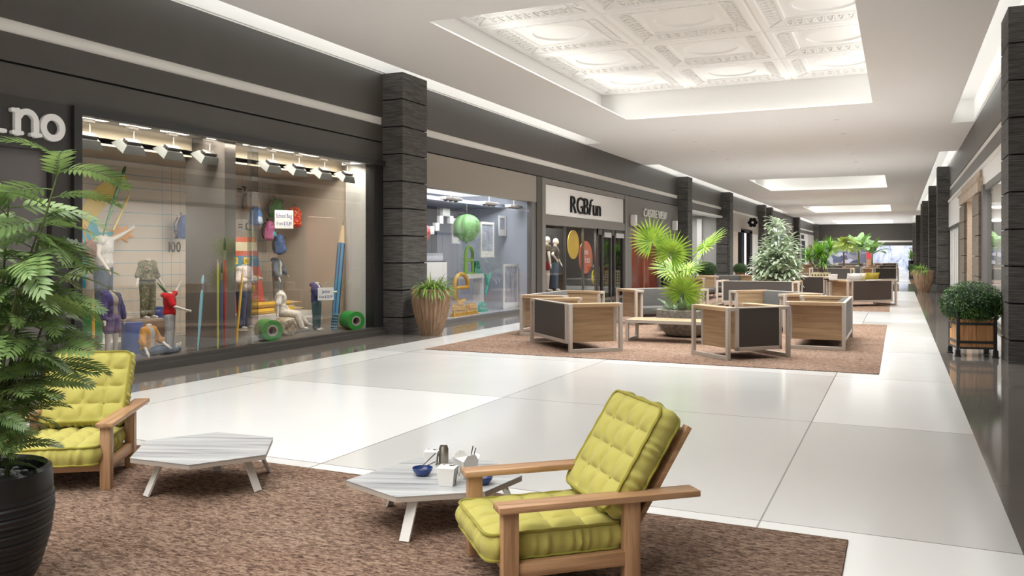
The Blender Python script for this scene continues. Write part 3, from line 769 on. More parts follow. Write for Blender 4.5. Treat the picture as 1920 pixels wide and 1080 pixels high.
# ================================================================== MARBLE TABLES
M_marble = streak('grey_white_marble', 0, [(.28, (118, 119, 122)), (.42, (178, 178, 178)), (.58, (204, 204, 202)), (.8, (164, 165, 166))], .22, 9, .7, 0, .5)
M_tedge = mat('taupe_edge', (178, 166, 154), .5); M_tleg = mat('off_white_metal', (214, 208, 200), .4)
def marble_table(poly, legs, ang, label):
    cx = sum(p[0] for p in poly)/len(poly); cy = sum(p[1] for p in poly)/len(poly)
    t = thing('coffee_table', label, 'coffee table', (cx, cy, 0), ang, 'low marble coffee tables')
    Mi = Matrix.Rotation(-R(ang), 4, 'Z')
    q = [tuple((Mi @ V((p[0]-cx, p[1]-cy, 0)))[:2]) for p in poly]
    top = MB().prism(q, .272, .28).build('table_top', M_marble, t, bevel=.002, seg=1)
    MB().prism([(x*.995, y*.995) for x, y in q], .243, .272).build('edge_band', M_tedge, top)
    for lx, ly in legs:
        p = Mi @ V((lx-cx, ly-cy, 0)); d = V((p.x, p.y, 0)).normalized(); a = V((p.x, p.y, .0155)); c = a-d*.11+V((0, 0, .227))
        MB().bar(a, c, .065, .014, d).build('leg', M_tleg, t)
    return t
marble_table([(-4.864, 4.166), (-5.20, 4.60), (-4.93, 5.06), (-4.40, 5.10), (-4.068, 4.637), (-4.34, 4.197)], [(-4.746, 4.20), (-4.13, 4.63), (-4.80, 4.93), (-4.42, 5.08)], 20, 'low hexagonal marble table left of centre with nothing on it')
marble_table([(-3.15, 4.323), (-2.671, 4.151), (-2.244, 4.47), (-2.19, 4.89), (-2.52, 5.14), (-3.039, 5.044)], [(-2.627, 4.175), (-3.099, 4.74), (-2.12, 4.72), (-2.72, 5.12)], 20, 'low marble table in the middle carrying takeaway boxes and bowls')
# things on the table
M_box = mat('white_carton', (226, 223, 218), .6); M_wire = mat('dark_wire', (60, 58, 56), .4, .8)
def takeaway(x, y, s, rz, label, open_=False):
    t = thing('takeaway_box', label, 'food box', (x, y, .2805), rz, 'white takeaway boxes on the marble table')
    b = MB(); w0, w1, h = .042*s, .055*s, .105*s
    b.add([(-w0, -w0, 0), (w0, -w0, 0), (w0, w0, 0), (-w0, w0, 0), (-w1, -w1, h), (w1, -w1, h), (w1, w1, h), (-w1, w1, h)], [(3, 2, 1, 0), (0, 1, 5, 4), (1, 2, 6, 5), (2, 3, 7, 6), (3, 0, 4, 7), (4, 5, 6, 7)])
    b.build('carton', M_box, t, bevel=.001, seg=1)
    if not open_:
        f = MB().add([(-w1, -w1, h+.001), (w1, -w1, h+.001), (w1*.1, 0, h+.012), (-w1*.1, 0, h+.012)], [(0, 1, 2, 3)]).add([(w1, w1, h+.001), (-w1, w1, h+.001), (-w1*.1, 0, h+.010), (w1*.1, 0, h+.010)], [(0, 1, 2, 3)])
        f.box(-w1*.18, w1*.18, -.004, .004, h+.006, h+.016)
    else:
        f = MB()
        for k in range(4):
            M = Matrix.Rotation(k*PI/2, 4, 'Z')
            if k in (0, 2): f.add([(-w1*.9, -w1, h), (w1*.9, -w1, h), (w1*.5, -w1*1.1, h+.035), (-w1*.5, -w1*1.1, h+.035)], [(0, 1, 2, 3)], M).box(-.008, .008, -w1*1.12, -w1*1.06, h+.03, h+.044, M)
            else: f.add([(-w1*.9, -w1, h), (w1*.9, -w1, h), (w1*.5, -w1*1.5, h+.02), (-w1*.5, -w1*1.5, h+.02)], [(0, 1, 2, 3)], M)
    f.build('flap', M_box, t)
    w = MB()
    for sx in (-1, 1): w.tube([(sx*w1*.98, -w1*.6, h*.75), (sx*(w0+.004), 0, h*.12), (sx*w1*.98, w1*.6, h*.75)], .0013, 5)
    w.build('wire_handle', M_wire, t)
takeaway(-2.52, 4.50, 1.05, 14, 'nearest white takeaway box, closed, in front of the drink can')
takeaway(-2.865, 4.895, .85, 20, 'white takeaway box at the back left, beside the drink can')
takeaway(-2.50, 4.70, 1.1, 62, 'open white takeaway box with two chopsticks, nearest the armchair arm', True)
t = thing('drink_can', 'silver drink can between the takeaway boxes', 'can', (-2.79, 4.93, .2805))
M_can = mat('brushed_can', (160, 152, 140), .3, .9)
MB().lathe([(.024, 0), (.030, .008), (.033, .016), (.033, .105), (.026, .121)], 20).build('can_body', M_can, t, smooth=40)
MB().lathe([(.0255, .1205), (.027, .124), (.024, .124), (.023, .1215)], 20).build('rim', mat('can_rim', (120, 116, 110), .3, .9), t, smooth=40)
MB().box(-.008, .008, -.004, .018, .1245, .126).build('pull_tab', M_can, t)
M_bowl = mat('blue_glazed_ceramic', (36, 58, 116), .25)
def bowl(x, y, label):
    t = thing('rice_bowl', label, 'bowl', (x, y, .2805), 0, 'dark blue rice bowls')
    MB().lathe([(.028, 0), (.045, .008), (.062, .034), (.066, .05), (.062, .051), (.056, .034), (.03, .014), (.005, .012)], 24).build('bowl_shell', M_bowl, t, smooth=50)
    MB().lathe([(.05, .026), (.03, .034), (.004, .038)], 16).build('rice', mat('cooked_rice', (90, 96, 120), .7, bump=.5, nscale=90), t, smooth=50)
bowl(-2.77, 4.62, 'dark blue bowl with chopsticks left of the takeaway boxes'); bowl(-2.33, 4.60, 'dark blue bowl on the right, partly behind the armchair arm')
M_stick = mat('black_lacquer', (34, 30, 30), .3)
def stick(a, b, label): tag(MB().tube([V(a)-V(a), V(b)-V(a)], [.0022, .0034], 6).build('chopstick', M_stick, None, loc=None, smooth=40), label, 'chopstick', 'black chopsticks on the marble table').location = a
stick((-2.785, 4.60, .322), (-2.68, 4.63, .375), 'black chopstick leaning low out of the left blue bowl'); stick((-2.79, 4.63, .325), (-2.72, 4.70, .41), 'black chopstick leaning steeply out of the left blue bowl')
stick((-2.49, 4.70, .31), (-2.465, 4.735, .475), 'black chopstick standing upright in the open takeaway box'); stick((-2.47, 4.69, .31), (-2.435, 4.715, .47), 'black chopstick leaning right in the open takeaway box')

# ================================================================== GREY SOFAS
M_taupe = mat('taupe_steel', (182, 170, 158), .45); M_sgrey = fabric('sofa_grey', (84, 82, 79), .05); M_sback = mat('dark_back_board', (66, 58, 53), .55)
M_lt = {a: streak('light_oak_%d' % a, a, [(.25, (140, 112, 84)), (.5, (172, 142, 108)), (.78, (194, 166, 132))], .45, 22, 1.0, .03) for a in (0, 1)}
def sofa_proto(L, label, cat):
    """x along the length, front towards +y, footprint L x 1.0, .845 high"""
    t = thing('sofa' if L > 1.5 else 'lounge_chair', label, cat)
    D = .5; H = .845; tb = .06
    for s in (-1, 1):
        x = s*(L/2-tb/2)
        b = MB()
        b.box(x-tb/2, x+tb/2, -D, -D+tb, 0.011, H).box(x-tb/2, x+tb/2, D-tb, D, 0.011, H).box(x-tb/2, x+tb/2, -D+tb, D-tb, 0.011, .011+tb)
        b.build('side_frame', M_taupe, t, bevel=.003, seg=1)
        xi = s*(L/2-tb-.115)
        MB().box(s*(L/2-tb), xi, -D, D, H-.055, H).build('arm_end', M_taupe, t) if False else None
        for ya in (-D, D-tb): MB().box(s*(L/2-tb), xi-s*.05, ya, ya+tb, H-.055, H).build('arm_bracket', M_taupe, t, bevel=.002, seg=1)
        MB().box(s*(L/2-.002), xi-s*.05, -D+tb, D-tb, H-.06, H).build('armrest', M_lt[1], t, bevel=.003, seg=1)
        MB().box(xi, xi-s*.04, -D+.05, D-.10, .17, H-.06).build('side_panel', M_lt[1], t, bevel=.002, seg=1)
        MB().box(xi+s*.005, xi-s*.05, D-.10, D-.04, .17, H-.055).build('front_post', M_taupe, t, bevel=.002, seg=1)
    xi = L/2-tb-.115
    b = MB().box(-xi, -xi+.055, -D+.005, -D+.06, .15, H).box(xi-.055, xi, -D+.005, -D+.06, .15, H).box(-xi, xi, -D+.005, -D+.06, .15, .21).box(-xi, xi, -D+.005, -D+.06, H-.02, H)
    b.build('back_frame', M_taupe, t, bevel=.003, seg=1)
    MB().box(-xi+.055, xi-.055, -D+.012, -D+.05, .21, H-.02).build('back_panel', M_sback, t)
    w = xi-.045
    MB().box(-w, w, -D+.08, D-.12, .19, .25).build('seat_base', M_sback, t)
    MB().box(-w, w, -D+.26, D-.06, .25, .42).build('seat_cushion', M_sgrey, t, bevel=.025, seg=3)
    M = Matrix.Shear('XY', 4, (0, 0)) ; b = MB()
    b.add([(-w, -D+.06, .25), (w, -D+.06, .25), (w, -D+.27, .25), (-w, -D+.27, .25), (-w, -D+.065, H-.005), (w, -D+.065, H-.005), (w, -D+.17, H-.005), (-w, -D+.17, H-.005)], [(3, 2, 1, 0), (4, 5, 6, 7), (0, 1, 5, 4), (1, 2, 6, 5), (2, 3, 7, 6), (3, 0, 4, 7)])
    b.build('back_cushion', M_sgrey, t, bevel=.02, seg=3)
    return t
protos = {}
G = 'grey upholstered sofas with wooden sides in rings on the carpets'
def sofa(L, x, y, rz, label):
    k = L
    if k not in protos:
        protos[k] = sofa_proto(L, label, 'sofa' if L > 1.5 else 'armchair'); t = protos[k]; t.location = (x, y, 0); t.rotation_euler = (0, 0, R(rz)); t['group'] = G if L > 1.5 else 'grey square lounge chairs'
        return t
    return dup(protos[k], (x, y, 0), rz, label)
sofa(2.02, -5.41, 14.40, -47, 'grey two-seat sofa at the front left of the nearest ring, dark back towards the camera')
sofa(1.25, -2.395, 14.225, 47, 'square lounge chair at the front of the nearest ring, dark back towards the camera')
sofa(2.55, -1.34, 16.93, 90, 'grey sofa on the right edge of the nearest ring, its wooden end facing the camera')
sofa(2.55, -6.65, 17.10, -90, 'grey sofa on the left edge of the nearest ring, beside the low bench')
sofa(2.02, -2.55, 19.55, 135, 'grey two-seat sofa behind the square lounge chair, seat facing the fan palm')
sofa(2.02, -5.27, 20.17, -135, 'grey two-seat sofa behind the fan palm, before the red brown door')
sofa(2.55, -4.05, 27.62, 0, 'long sofa with its dark back to the camera, right behind the nearest ring')
sofa(2.02, -1.11, 29.73, 45, 'brown backed sofa at the right of the second group, pillows on its seat')
sofa(2.55, -6.75, 31.0, -90, 'grey sofa at the left of the second group, below the round boxwood')
sofa(2.02, -6.1, 33.6, -135, 'grey sofa at the far left of the second group, below the farther boxwood')
sofa(2.55, -3.6, 33.6, 0, 'sofa with its dark back to the camera, behind the white-green rhapis plant')
sofa(2.55, -3.65, 54.0, 0, 'sofa with its dark back to the camera, behind the lattice planter')
sofa(2.02, -1.05, 55.5, 45, 'sofa with a near black back in the third group, nearest the bright walkway')
sofa(2.55, -6.7, 57.5, -90, 'small far sofa at the left of the third group, left of the yucca')
sofa(2.02, -2.4, 60.4, 135, 'small far sofa at the back right of the third group')
sofa(2.55, -4.0, 68.4, 0, 'small far sofa in the fourth group, its back to the camera, under the drooping palm')
sofa(2.02, -1.1, 69.9, 45, 'small far sofa at the right of the fourth group, near the walkway')
sofa(2.55, -6.7, 71.5, -90, 'small far sofa at the left of the fourth group')
sofa(2.55, -4.0, 82.8, 0, 'tiny farthest sofa with its back to the camera in the middle of the mall')
sofa(2.02, -1.1, 84.3, 45, 'tiny farthest sofa on the right, before the pale end window')
# benches
def bench(x, y, label):
    t = thing('bench_table', label, 'bench', (x, y, 0), 0, 'low oak benches beside the stone bowl')
    MB().box(-.8, .8, -.33, .33, .405, .43).build('bench_top', M_lt[0], t, bevel=.003, seg=1)
    b = MB().box(-.82, .82, -.36, -.33, .37, .43).box(-.82, .82, .33, .36, .37, .43).box(-.82, -.8, -.33, .33, .37, .43).box(.8, .82, -.33, .33, .37, .43); b.build('top_frame', M_taupe, t)
    for s in (-1, 1):
        MB().box(s*.76, s*.82, -.36, -.30, .011, .37).box(s*.76, s*.82, .30, .36, .011, .37).box(s*.76, s*.82, -.30, .30, .011, .065).build('leg_frame', M_taupe, t)
bench(-3.98, 15.95, 'low oak bench in front of the stone bowl with the fan palm'); bench(-3.98, 18.3, 'low oak bench behind the stone bowl with the fan palm')
# small things in the second group
M_wp = fabric('white_cotton', (232, 229, 224), .03); M_yp = fabric('olive_yellow_cotton', (176, 158, 62), .12)
def pillow(x, y, z, rx, rz, m, label, s=.5):
    b = MB(); N = 14
    for sg in (1, -1):
        o = len(b.v)
        for i in range(N+1):
            for j in range(N+1):
                u, v = 2*i/N-1, 2*j/N-1; h = ((1-u*u)*(1-v*v))**.45*.085; k = 1-.06*(1-abs(u)**2)*0-.05*(u*u*v*v)
                b.v.append((u*s/2*(1-.07*(1-v*v)), v*s/2*(1-.07*(1-u*u)), sg*h))
        for i in range(N):
            for j in range(N): a = o+i*(N+1)+j; b.f.append((a, a+N+1, a+N+2, a+1))
    o = b.build('pillow', m, None, smooth=80); o.location = (x, y, z); o.rotation_euler = Euler((R(rx), 0, R(rz)), 'XYZ')
    tag(o, label, 'pillow', 'pillows leaning on the brown backed sofa')
pillow(-1.35, 29.29, .79, 74, -135, M_wp, 'white pillow at the left end of the brown backed sofa, beside the white box', .6)
pillow(-1.22, 29.71, .79, 74, -135, M_wp, 'white pillow in the middle, in front of the other white pillow', .6)
pillow(-.82, 29.82, .80, 74, -130, M_yp, 'olive yellow pillow leaning on the brown backed sofa', .62)
t = thing('gift_box', 'small white lidded box standing on the sofa armrest', 'box', (-1.93, 28.98, .846), 45)
MB().box(-.1, .1, -.085, .085, 0, .15).build('box_body', M_box, t, bevel=.003); MB().box(-.105, .105, -.09, .09, .15, .19).build('lid', M_sign, t, bevel=.003)
t = thing('serving_tray', 'black tray lying on the armrest of the brown backed sofa', 'tray', (-2.05, 29.25, .846), -45)
MB().box(-.16, .16, -.11, .11, 0, .012).build('tray_base', M_stick, t); MB().box(-.16, .16, -.11, -.1, .012, .03).box(-.16, .16, .1, .11, .012, .03).box(-.16, -.15, -.1, .1, .012, .03).box(.15, .16, -.1, .1, .012, .03).build('tray_rim', M_stick, t)
o = MB().box(-.2, .2, -.13, .13, 0, .016).build('folded_newspaper', M_wp, None, bevel=.004); o.location = (-.74, 29.42, .846); o.rotation_euler = (0, 0, R(45)); tag(o, 'folded pale paper lying on top of the brown sofa back', 'paper')
# ================================================================== PLANTS
L_fern = leafmat('fern_green', (84, 112, 62), (140, 166, 98)); L_palm = leafmat('palm_green', (104, 142, 42), (164, 192, 70), .4, .32)
L_box = leafmat('boxwood_green', (30, 62, 22), (74, 112, 44), .4, .15); L_grass = leafmat('spider_green', (92, 134, 52), (170, 194, 108))
L_rha = leafmat('variegated_green', (150, 178, 134), (236, 242, 224)); L_yuc = leafmat('yucca_green', (70, 128, 30), (136, 180, 58)); L_ara = leafmat('areca_green', (120, 148, 52), (192, 204, 110))
L_ban = leafmat('banana_green', (66, 104, 52), (128, 164, 84)); L_low = leafmat('undergrowth_green', (70, 106, 70), (130, 160, 112))
M_stem = mat('green_stem', (96, 104, 62), .6); M_trunk = streak('brown_trunk', 2, [(.3, (84, 68, 52)), (.7, (150, 126, 100))], .8, 30, 12, .4)
M_soil = mat('dark_soil', (46, 38, 32), .95, bump=.8, nscale=60)
up = V((0, 0, 1))
def fr_frond(L, n, ll, lw, curl=.55, seed=0):
    """pinnate frond along +x, arching down"""
    r = random.Random(seed); b = MB(); P = []; p = V((0, 0, 0)); d = V((1, 0, .35)).normalized()
    for i in range(n+1):
        P.append((p.copy(), d.copy())); p = p+d*(L/n); d = (d+V((0, 0, -curl/n))).normalized()
    b.tube([q[0] for q in P], [max(.0035*(1-i/n)+.0008, .001) for i in range(n+1)], 5)
    for i in range(2, n+1):
        q, d = P[i]; t = i/n; side = d.cross(up).normalized(); l = ll*(.55+.9*math.sin(PI*(.12+.8*t)))*.72
        for s in (-1, 1):
            dd = (d*(.42+.5*t)+side*s*(1-.35*t)+V((0, 0, .10+r.uniform(-.08, .08)))).normalized()
            b.blade(q, dd, side.cross(d)*1, l, lw*(.7+.4*math.sin(PI*t)), 3, .25, .15, lambda u: (math.sin(PI*min(1, .04+u*.96)**.75))**.9)
    q, d = P[-1]; b.blade(q, d, up, ll*.5, lw*.8, 3, .2, .15)
    return b
def place(o, loc, yaw, pitch, roll=0, s=1.):
    o.matrix_basis = Matrix.Translation(V(loc)) @ Matrix.Rotation(yaw, 4, 'Z') @ Matrix.Rotation(-pitch, 4, 'Y') @ Matrix.Rotation(roll, 4, 'X') @ Matrix.Scale(s, 4)
# --- big fern in the black pot, front left
t = thing('potted_fern', 'tall feathery fern in a ribbed black pot at the left edge, nearest the camera', 'potted plant', (-4.17, 2.69, .012))
prof = [(.20, 0), (.255, .10), (.30, .26), (.318, .40), (.312, .52), (.305, .60), (.285, .615), (.268, .60), (.262, .52)]
fine = []
for i in range(len(prof)-1):
    (r0, z0), (r1, z1) = prof[i], prof[i+1]
    k = max(1, int((z1-z0)/.01)) if z1 > z0 and r0 > .27 or i < 4 else 1
    for j in range(k): u = j/k; z = z0+(z1-z0)*u; fine.append((r0+(r1-r0)*u+(.004*math.sin(z*2*PI/.026) if .05 < z < .5 and i < 5 else 0), z))
fine.append(prof[-1])
MB().lathe(fine, 48).build('pot', mat('matt_black_pot', (30, 29, 30), .38, spec=.35), t, smooth=30)
MB().lathe([(.001, .515), (.262, .515), (.262, .52), (.2, .53), (.001, .535)], 24).build('soil', M_soil, t)
peb = thing_p = None
r = random.Random(3); b = MB()
for k in range(90):
    a, q = r.uniform(0, 6.28), .25*math.sqrt(r.random()); b.ball((q*math.cos(a), q*math.sin(a), .54+r.uniform(0, .018)), (r.uniform(.014, .03), r.uniform(.014, .026), r.uniform(.01, .02)), 8, 5)
o = b.build('pebbles', mat('grey_pebbles', (106, 108, 104), .6, noise=.3, nscale=20), t, smooth=60); o['kind'] = 'stuff'
fronds = [fr_frond(.44, 15, .125, .027, .95, k) for k in range(2)]+[fr_frond(.36, 17, .09, .018, .9, 5), fr_frond(.50, 14, .145, .032, .8, 7)]
fr_me = []
for f in fronds:
    o = f.build('frond', L_fern, t, smooth=60, recalc=False); fr_me.append(o.data); bpy.data.objects.remove(o)
stems = [((.08, .02), (.34, .10), 2.14), ((.0, .06), (.14, -.02), 1.96), ((.08, -.04), (.24, .12), 1.84), ((.10, -.02), (.20, .0), 1.56), ((.06, .08), (.20, .14), 1.52), ((.05, -.1), (.12, -.16), 1.3), ((-.08, -.04), (-.10, -.06), 1.75), ((.12, .04), (.22, .12), 1.22), ((.1, .0), (.18, -.12), .95)]
r = random.Random(11); nf = 0; rest = []
fs = lambda p: min(1.0, max(.5, .5+(p.z-.8)*.7))
for si, ((x, y), (lx, ly), h) in enumerate(stems):
    P = [V((x+lx*u**1.6, y+ly*u**1.6, .53+(h-.53+.0)*u)) for u in [k/10 for k in range(11)]]
    MB().tube(P, [.011*(1-.6*k/10) for k in range(11)], 7).build('stem', M_stem, t, smooth=50)
    nfr = int(9+h*8.5); ya = r.uniform(0, 6)
    for k in range(nfr):
        u = .16+.84*(k/(nfr-1))**.85; i = min(int(u*10), 9); p = P[i].lerp(P[i+1], u*10-i); ya += 2.4+r.uniform(-.4, .4)
        if nf >= 96 or k % 2: rest.append((r.choice((0, 1, 3)), p.copy(), ya, R(r.uniform(-18, 14)), r.uniform(-.7, .7), r.uniform(.75, 1.1)*(1.05-.22*u)*fs(p))); continue
        o = link('frond', fr_me[r.choice((0, 1, 3, 3)) if u < .75 else r.choice((0, 1, 2))], None, t); nf += 1
        place(o, p, ya, R(r.uniform(-18, 14)+(16 if u > .93 else 0)), r.uniform(-.7, .7), r.uniform(.75, 1.1)*(1.05-.22*u)*fs(p))
b = MB()
for k, p, ya, pi, ro, s_ in rest:
    b.add(fronds[k].v, fronds[k].f, Matrix.Translation(p) @ Matrix.Rotation(ya, 4, 'Z') @ Matrix.Rotation(-pi, 4, 'Y') @ Matrix.Rotation(ro, 4, 'X') @ Matrix.Scale(s_, 4))
o = b.build('inner_foliage', L_fern, t, smooth=60, recalc=False); o['kind'] = 'stuff'
# --- boxwood balls in iron bound timber planters
M_iron = mat('wrought_iron', (66, 66, 66), .45, .7, noise=.2, nscale=30); M_bar = streak('barrel_wood', 2, [(.25, (136, 92, 58)), (.5, (184, 132, 86)), (.8, (214, 170, 120))], .6, 30, 1.5, .1)
def boxwood(loc, rz, label, n=5200, s=1.0, proto=[]):
    if proto: return dup(proto[0], loc, rz, label, scale=s)
    t = thing('boxwood_planter', label, 'potted plant', loc, rz, 'clipped boxwoods in iron bound planters'); t.scale = (s,)*3; proto.append(t)
    W = .30
    for k in range(4):
        M = Matrix.Rotation(k*PI/2, 4, 'Z'); b = MB()
        for j in range(4): b.box(-.25+j*.125+.002, -.25+(j+1)*.125-.002, -W+.01, -W+.04, .16, .62, M)
        b.build('timber_side', M_bar, t)
        for z in (.245, .545): MB().box(-.26, .26, -W, -W+.012, z-.022, z+.022, M).build('iron_band', M_iron, t)
        MB().box(-.25, .25, -W+.005, -W+.03, .13, .165, M).build('bottom_rail', M_iron, t)
        c = M @ V((-.28, -.28, 0)); b = MB()
        b.box(c.x-.022, c.x+.022, c.y-.022, c.y+.022, .11, .64).box(c.x-.036, c.x+.036, c.y-.036, c.y+.036, .02, .12).box(c.x-.044, c.x+.044, c.y-.044, c.y+.044, 0, .02).box(c.x-.03, c.x+.03, c.y-.03, c.y+.03, .62, .645)
        b.build('corner_post', M_iron, t, bevel=.004, seg=1)
        MB().lathe([(.02, .645), (.012, .66), (.022, .675), (.027, .69), (.02, .71), (.004, .717)], 12, Matrix.Translation((c.x, c.y, 0))).build('finial', M_iron, t, smooth=50)
    for s_ in (-1, 1):
        MB().tube([(s_*(W+.03)+.0, .05*math.cos(a), .50+.05*math.sin(a)) for a in [2*PI*j/14 for j in range(14)]], .007, 6, closed=True).build('ring_handle', M_iron, t, smooth=50)
    MB().box(-.26, .26, -.26, .26, .17, .58).build('soil', M_soil, t)
    r = random.Random(5); b = MB(); cz, R_ = .86, (.47, .47, .36)
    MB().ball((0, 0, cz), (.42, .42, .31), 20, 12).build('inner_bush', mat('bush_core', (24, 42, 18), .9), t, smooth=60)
    for k in range(n):
        z = r.uniform(-1, 1); a = r.uniform(0, 6.283); q = math.sqrt(1-z*z); nn = V((q*math.cos(a), q*math.sin(a), z)); f = r.uniform(.90, 1.05)
        p = V((nn.x*R_[0]*f, nn.y*R_[1]*f, cz+nn.z*R_[2]*f)); tang = nn.orthogonal().normalized(); tang.rotate(Matrix.Rotation(r.uniform(0, 6.28), 3, nn))
        d = (tang*.8+nn*r.uniform(.25, .9)).normalized()
        b.blade(p, d, nn, r.uniform(.028, .042), .02, 2, .1, .2)
    o = b.build('foliage', L_box, t, smooth=60, recalc=False)
    return t
boxwood((1.12, 15.98, 0), 9, 'round boxwood in an iron bound timber planter at the right, before the stone column')
boxwood((-8.8, 42.4, 0), 20, 'round boxwood in a timber planter left of the farther boxwood, before the pale side opening', s=1.05)
boxwood((-8.75, 52.0, 0), 10, 'small round boxwood in a timber planter before the black framed shop doorway', s=.92)
boxwood((.95, 66.0, 0), 0, 'tiny far boxwood planter on the right, left of the ribbed pot', s=.8)
# --- ribbed terracotta pots with spider plants
M_rib = streak('ribbed_terracotta', 2, [(.3, (112, 88, 68)), (.6, (158, 128, 102)), (.8, (180, 150, 124))], .75, 16, 2.5, .15)
def ribbed_pot(loc, rz, label, proto=[]):
    if proto: return dup(proto[0], loc, rz, label)
    t = thing('ribbed_pot_plant', label, 'potted plant', loc, rz, 'tall ribbed pots of spider plants'); proto.append(t)
    rf = lambda a, z: 1+.06*abs(math.sin(a*13))-.035 if z > .03 else 1
    pr = [(.22, 0), (.232, .03)]+[(.235+.175*math.sin(PI/2*min(1, k/12*1.12))-.02*max(0, k/12-.85)*4, .05+.90*k/12) for k in range(13)]
    pr += [(.385, .965), (.36, .95), (.35, .86)]
    MB().lathe(pr, 104, rfun=rf).build('pot', M_rib, t, smooth=50)
    MB().lathe([(.001, .84), (.35, .84), (.35, .88), (.001, .90)], 20).build('soil', M_soil, t)
    r = random.Random(8); b = MB()
    for k in range(280):
        a = r.uniform(0, 6.28); q = (.18 if math.cos(a) < -.3 else .26)*math.sqrt(r.random()); e = r.uniform(.45, 1.48)
        b.blade((q*math.cos(a), q*math.sin(a), .88), (math.cos(a)*math.cos(e), math.sin(a)*math.cos(e), math.sin(e)), up, r.uniform(.32, .54)*(.55 if math.cos(a) < -.3 else 1), .040, 7, r.uniform(1.5, 3.2), .3, lambda u: (1-u**2.2)*.9+.1)
    b.build('foliage', L_grass, t, smooth=60, recalc=False)
    return t
ribbed_pot((-8.93, 15.25, 0), 0, 'tall ribbed pot of spider plant beside the left stone column'); ribbed_pot((1.0, 41.3, 0), 180, 'tall ribbed pot of spider plant far on the right, before a stone column')
# --- fan palm in a stone bowl
M_bowlst = mat('pitted_stone', (136, 130, 120), .85, noise=.3, nscale=14, bump=.5)
def fan_leaf(b, base, d, nrm, size, n=31, spread=300, droop=.25):
    d = V(d).normalized(); nrm = V(nrm).normalized(); nrm = (nrm-d*nrm.dot(d)).normalized(); r = random.Random(int(size*1e4)+n)
    for k in range(n):
        a = R(-spread/2+spread*k/(n-1)); q = Matrix.Rotation(a, 3, nrm) @ d
        L = size*(.62+.38*math.cos(a*.5)**1)*(1+r.uniform(-.05, .05))
        b.blade(V(base)+nrm*.01*(k % 2), (q+nrm*.10).normalized(), nrm, L, size*.095, 6, droop+r.uniform(0, .12), .5, lambda u: (.25+2.1*u if u < .38 else 1.05*(1-((u-.38)/.62)**1.5))*.95+.02)
def bowl_planter(t, R_=.60, H=.56, m=None):
    MB().lathe([(R_*.45, 0), (R_*.66, .03), (R_*.9, H*.35), (R_, H*.68), (R_*.985, H*.97), (R_*.93, H), (R_*.90, H*.95), (R_*.9, H*.8)], 40).build('bowl', m or M_bowlst, t, smooth=40)
    MB().lathe([(.001, H*.78), (R_*.9, H*.78), (R_*.9, H*.84), (.001, H*.88)], 24).build('soil', M_soil, t)
t = thing('fan_palm', 'bright green fan palm in a grey stone bowl amid the nearest sofa ring', 'potted plant', (-3.98, 17.12, .011)); bowl_planter(t)
# each leaf: stalk foot, blade hub, direction the blade points, facing, size
for hub, d, nr, s in (((-.64, -.30, 1.94), (-.25, 0, .9), (.30, -.80, .32), .54), ((-.20, -.40, 1.70), (.35, -.1, .9), (.25, -.85, .32), .52), ((.38, .1, 1.82), (.75, .1, .65), (-.45, -.35, .75), .58),
                      ((-.20, -.15, 1.34), (-.75, .1, .35), (.1, -.45, .9), .56), ((.05, -.05, 1.36), (.9, .0, .28), (.0, -.45, .9), .46), ((.06, -.45, .93), (.15, -.15, .75), (.0, -.95, .35), .58)):
    foot = V((hub[0]*.08, hub[1]*.08, .5)); h = V(hub); mid = foot.lerp(h, .55)+V((hub[0]*-.12, 0, .10))
    b = MB(); P = [foot.lerp(mid, u)*(1-u)+mid.lerp(h, u)*u for u in [k/8 for k in range(9)]]
    b.tube(P, [.014-.001*k for k in range(9)], 6).build('stalk', M_stem, t, smooth=50)
    b = MB(); fan_leaf(b, h, d, nr, s); b.build('palm_leaf', L_palm, t, smooth=60, recalc=False)
b = MB().tube([(0, 0, .45), (.01, 0, .75), (0, .01, .98)], [.085, .07, .045], 10).tube([(.12, .05, .45), (.14, .03, .85)], [.05, .03], 8).tube([(-.1, -.05, .45), (-.13, -.06, .82)], [.05, .03], 8); b.build('trunk', M_trunk, t, smooth=40)
ff = fr_frond(.46, 12, .10, .026, .8, 21).build('undergrowth_frond', L_low, t, smooth=60, recalc=False); me = ff.data; bpy.data.objects.remove(ff); r = random.Random(2)
for k in range(18):
    a = 2*PI*k/18; q = .36; o = link('undergrowth_frond', me, None, t); place(o, (q*math.cos(a), q*math.sin(a), .5), a+r.uniform(-.5, .5), R(r.uniform(-5, 40)), 0, r.uniform(.7, 1.1))
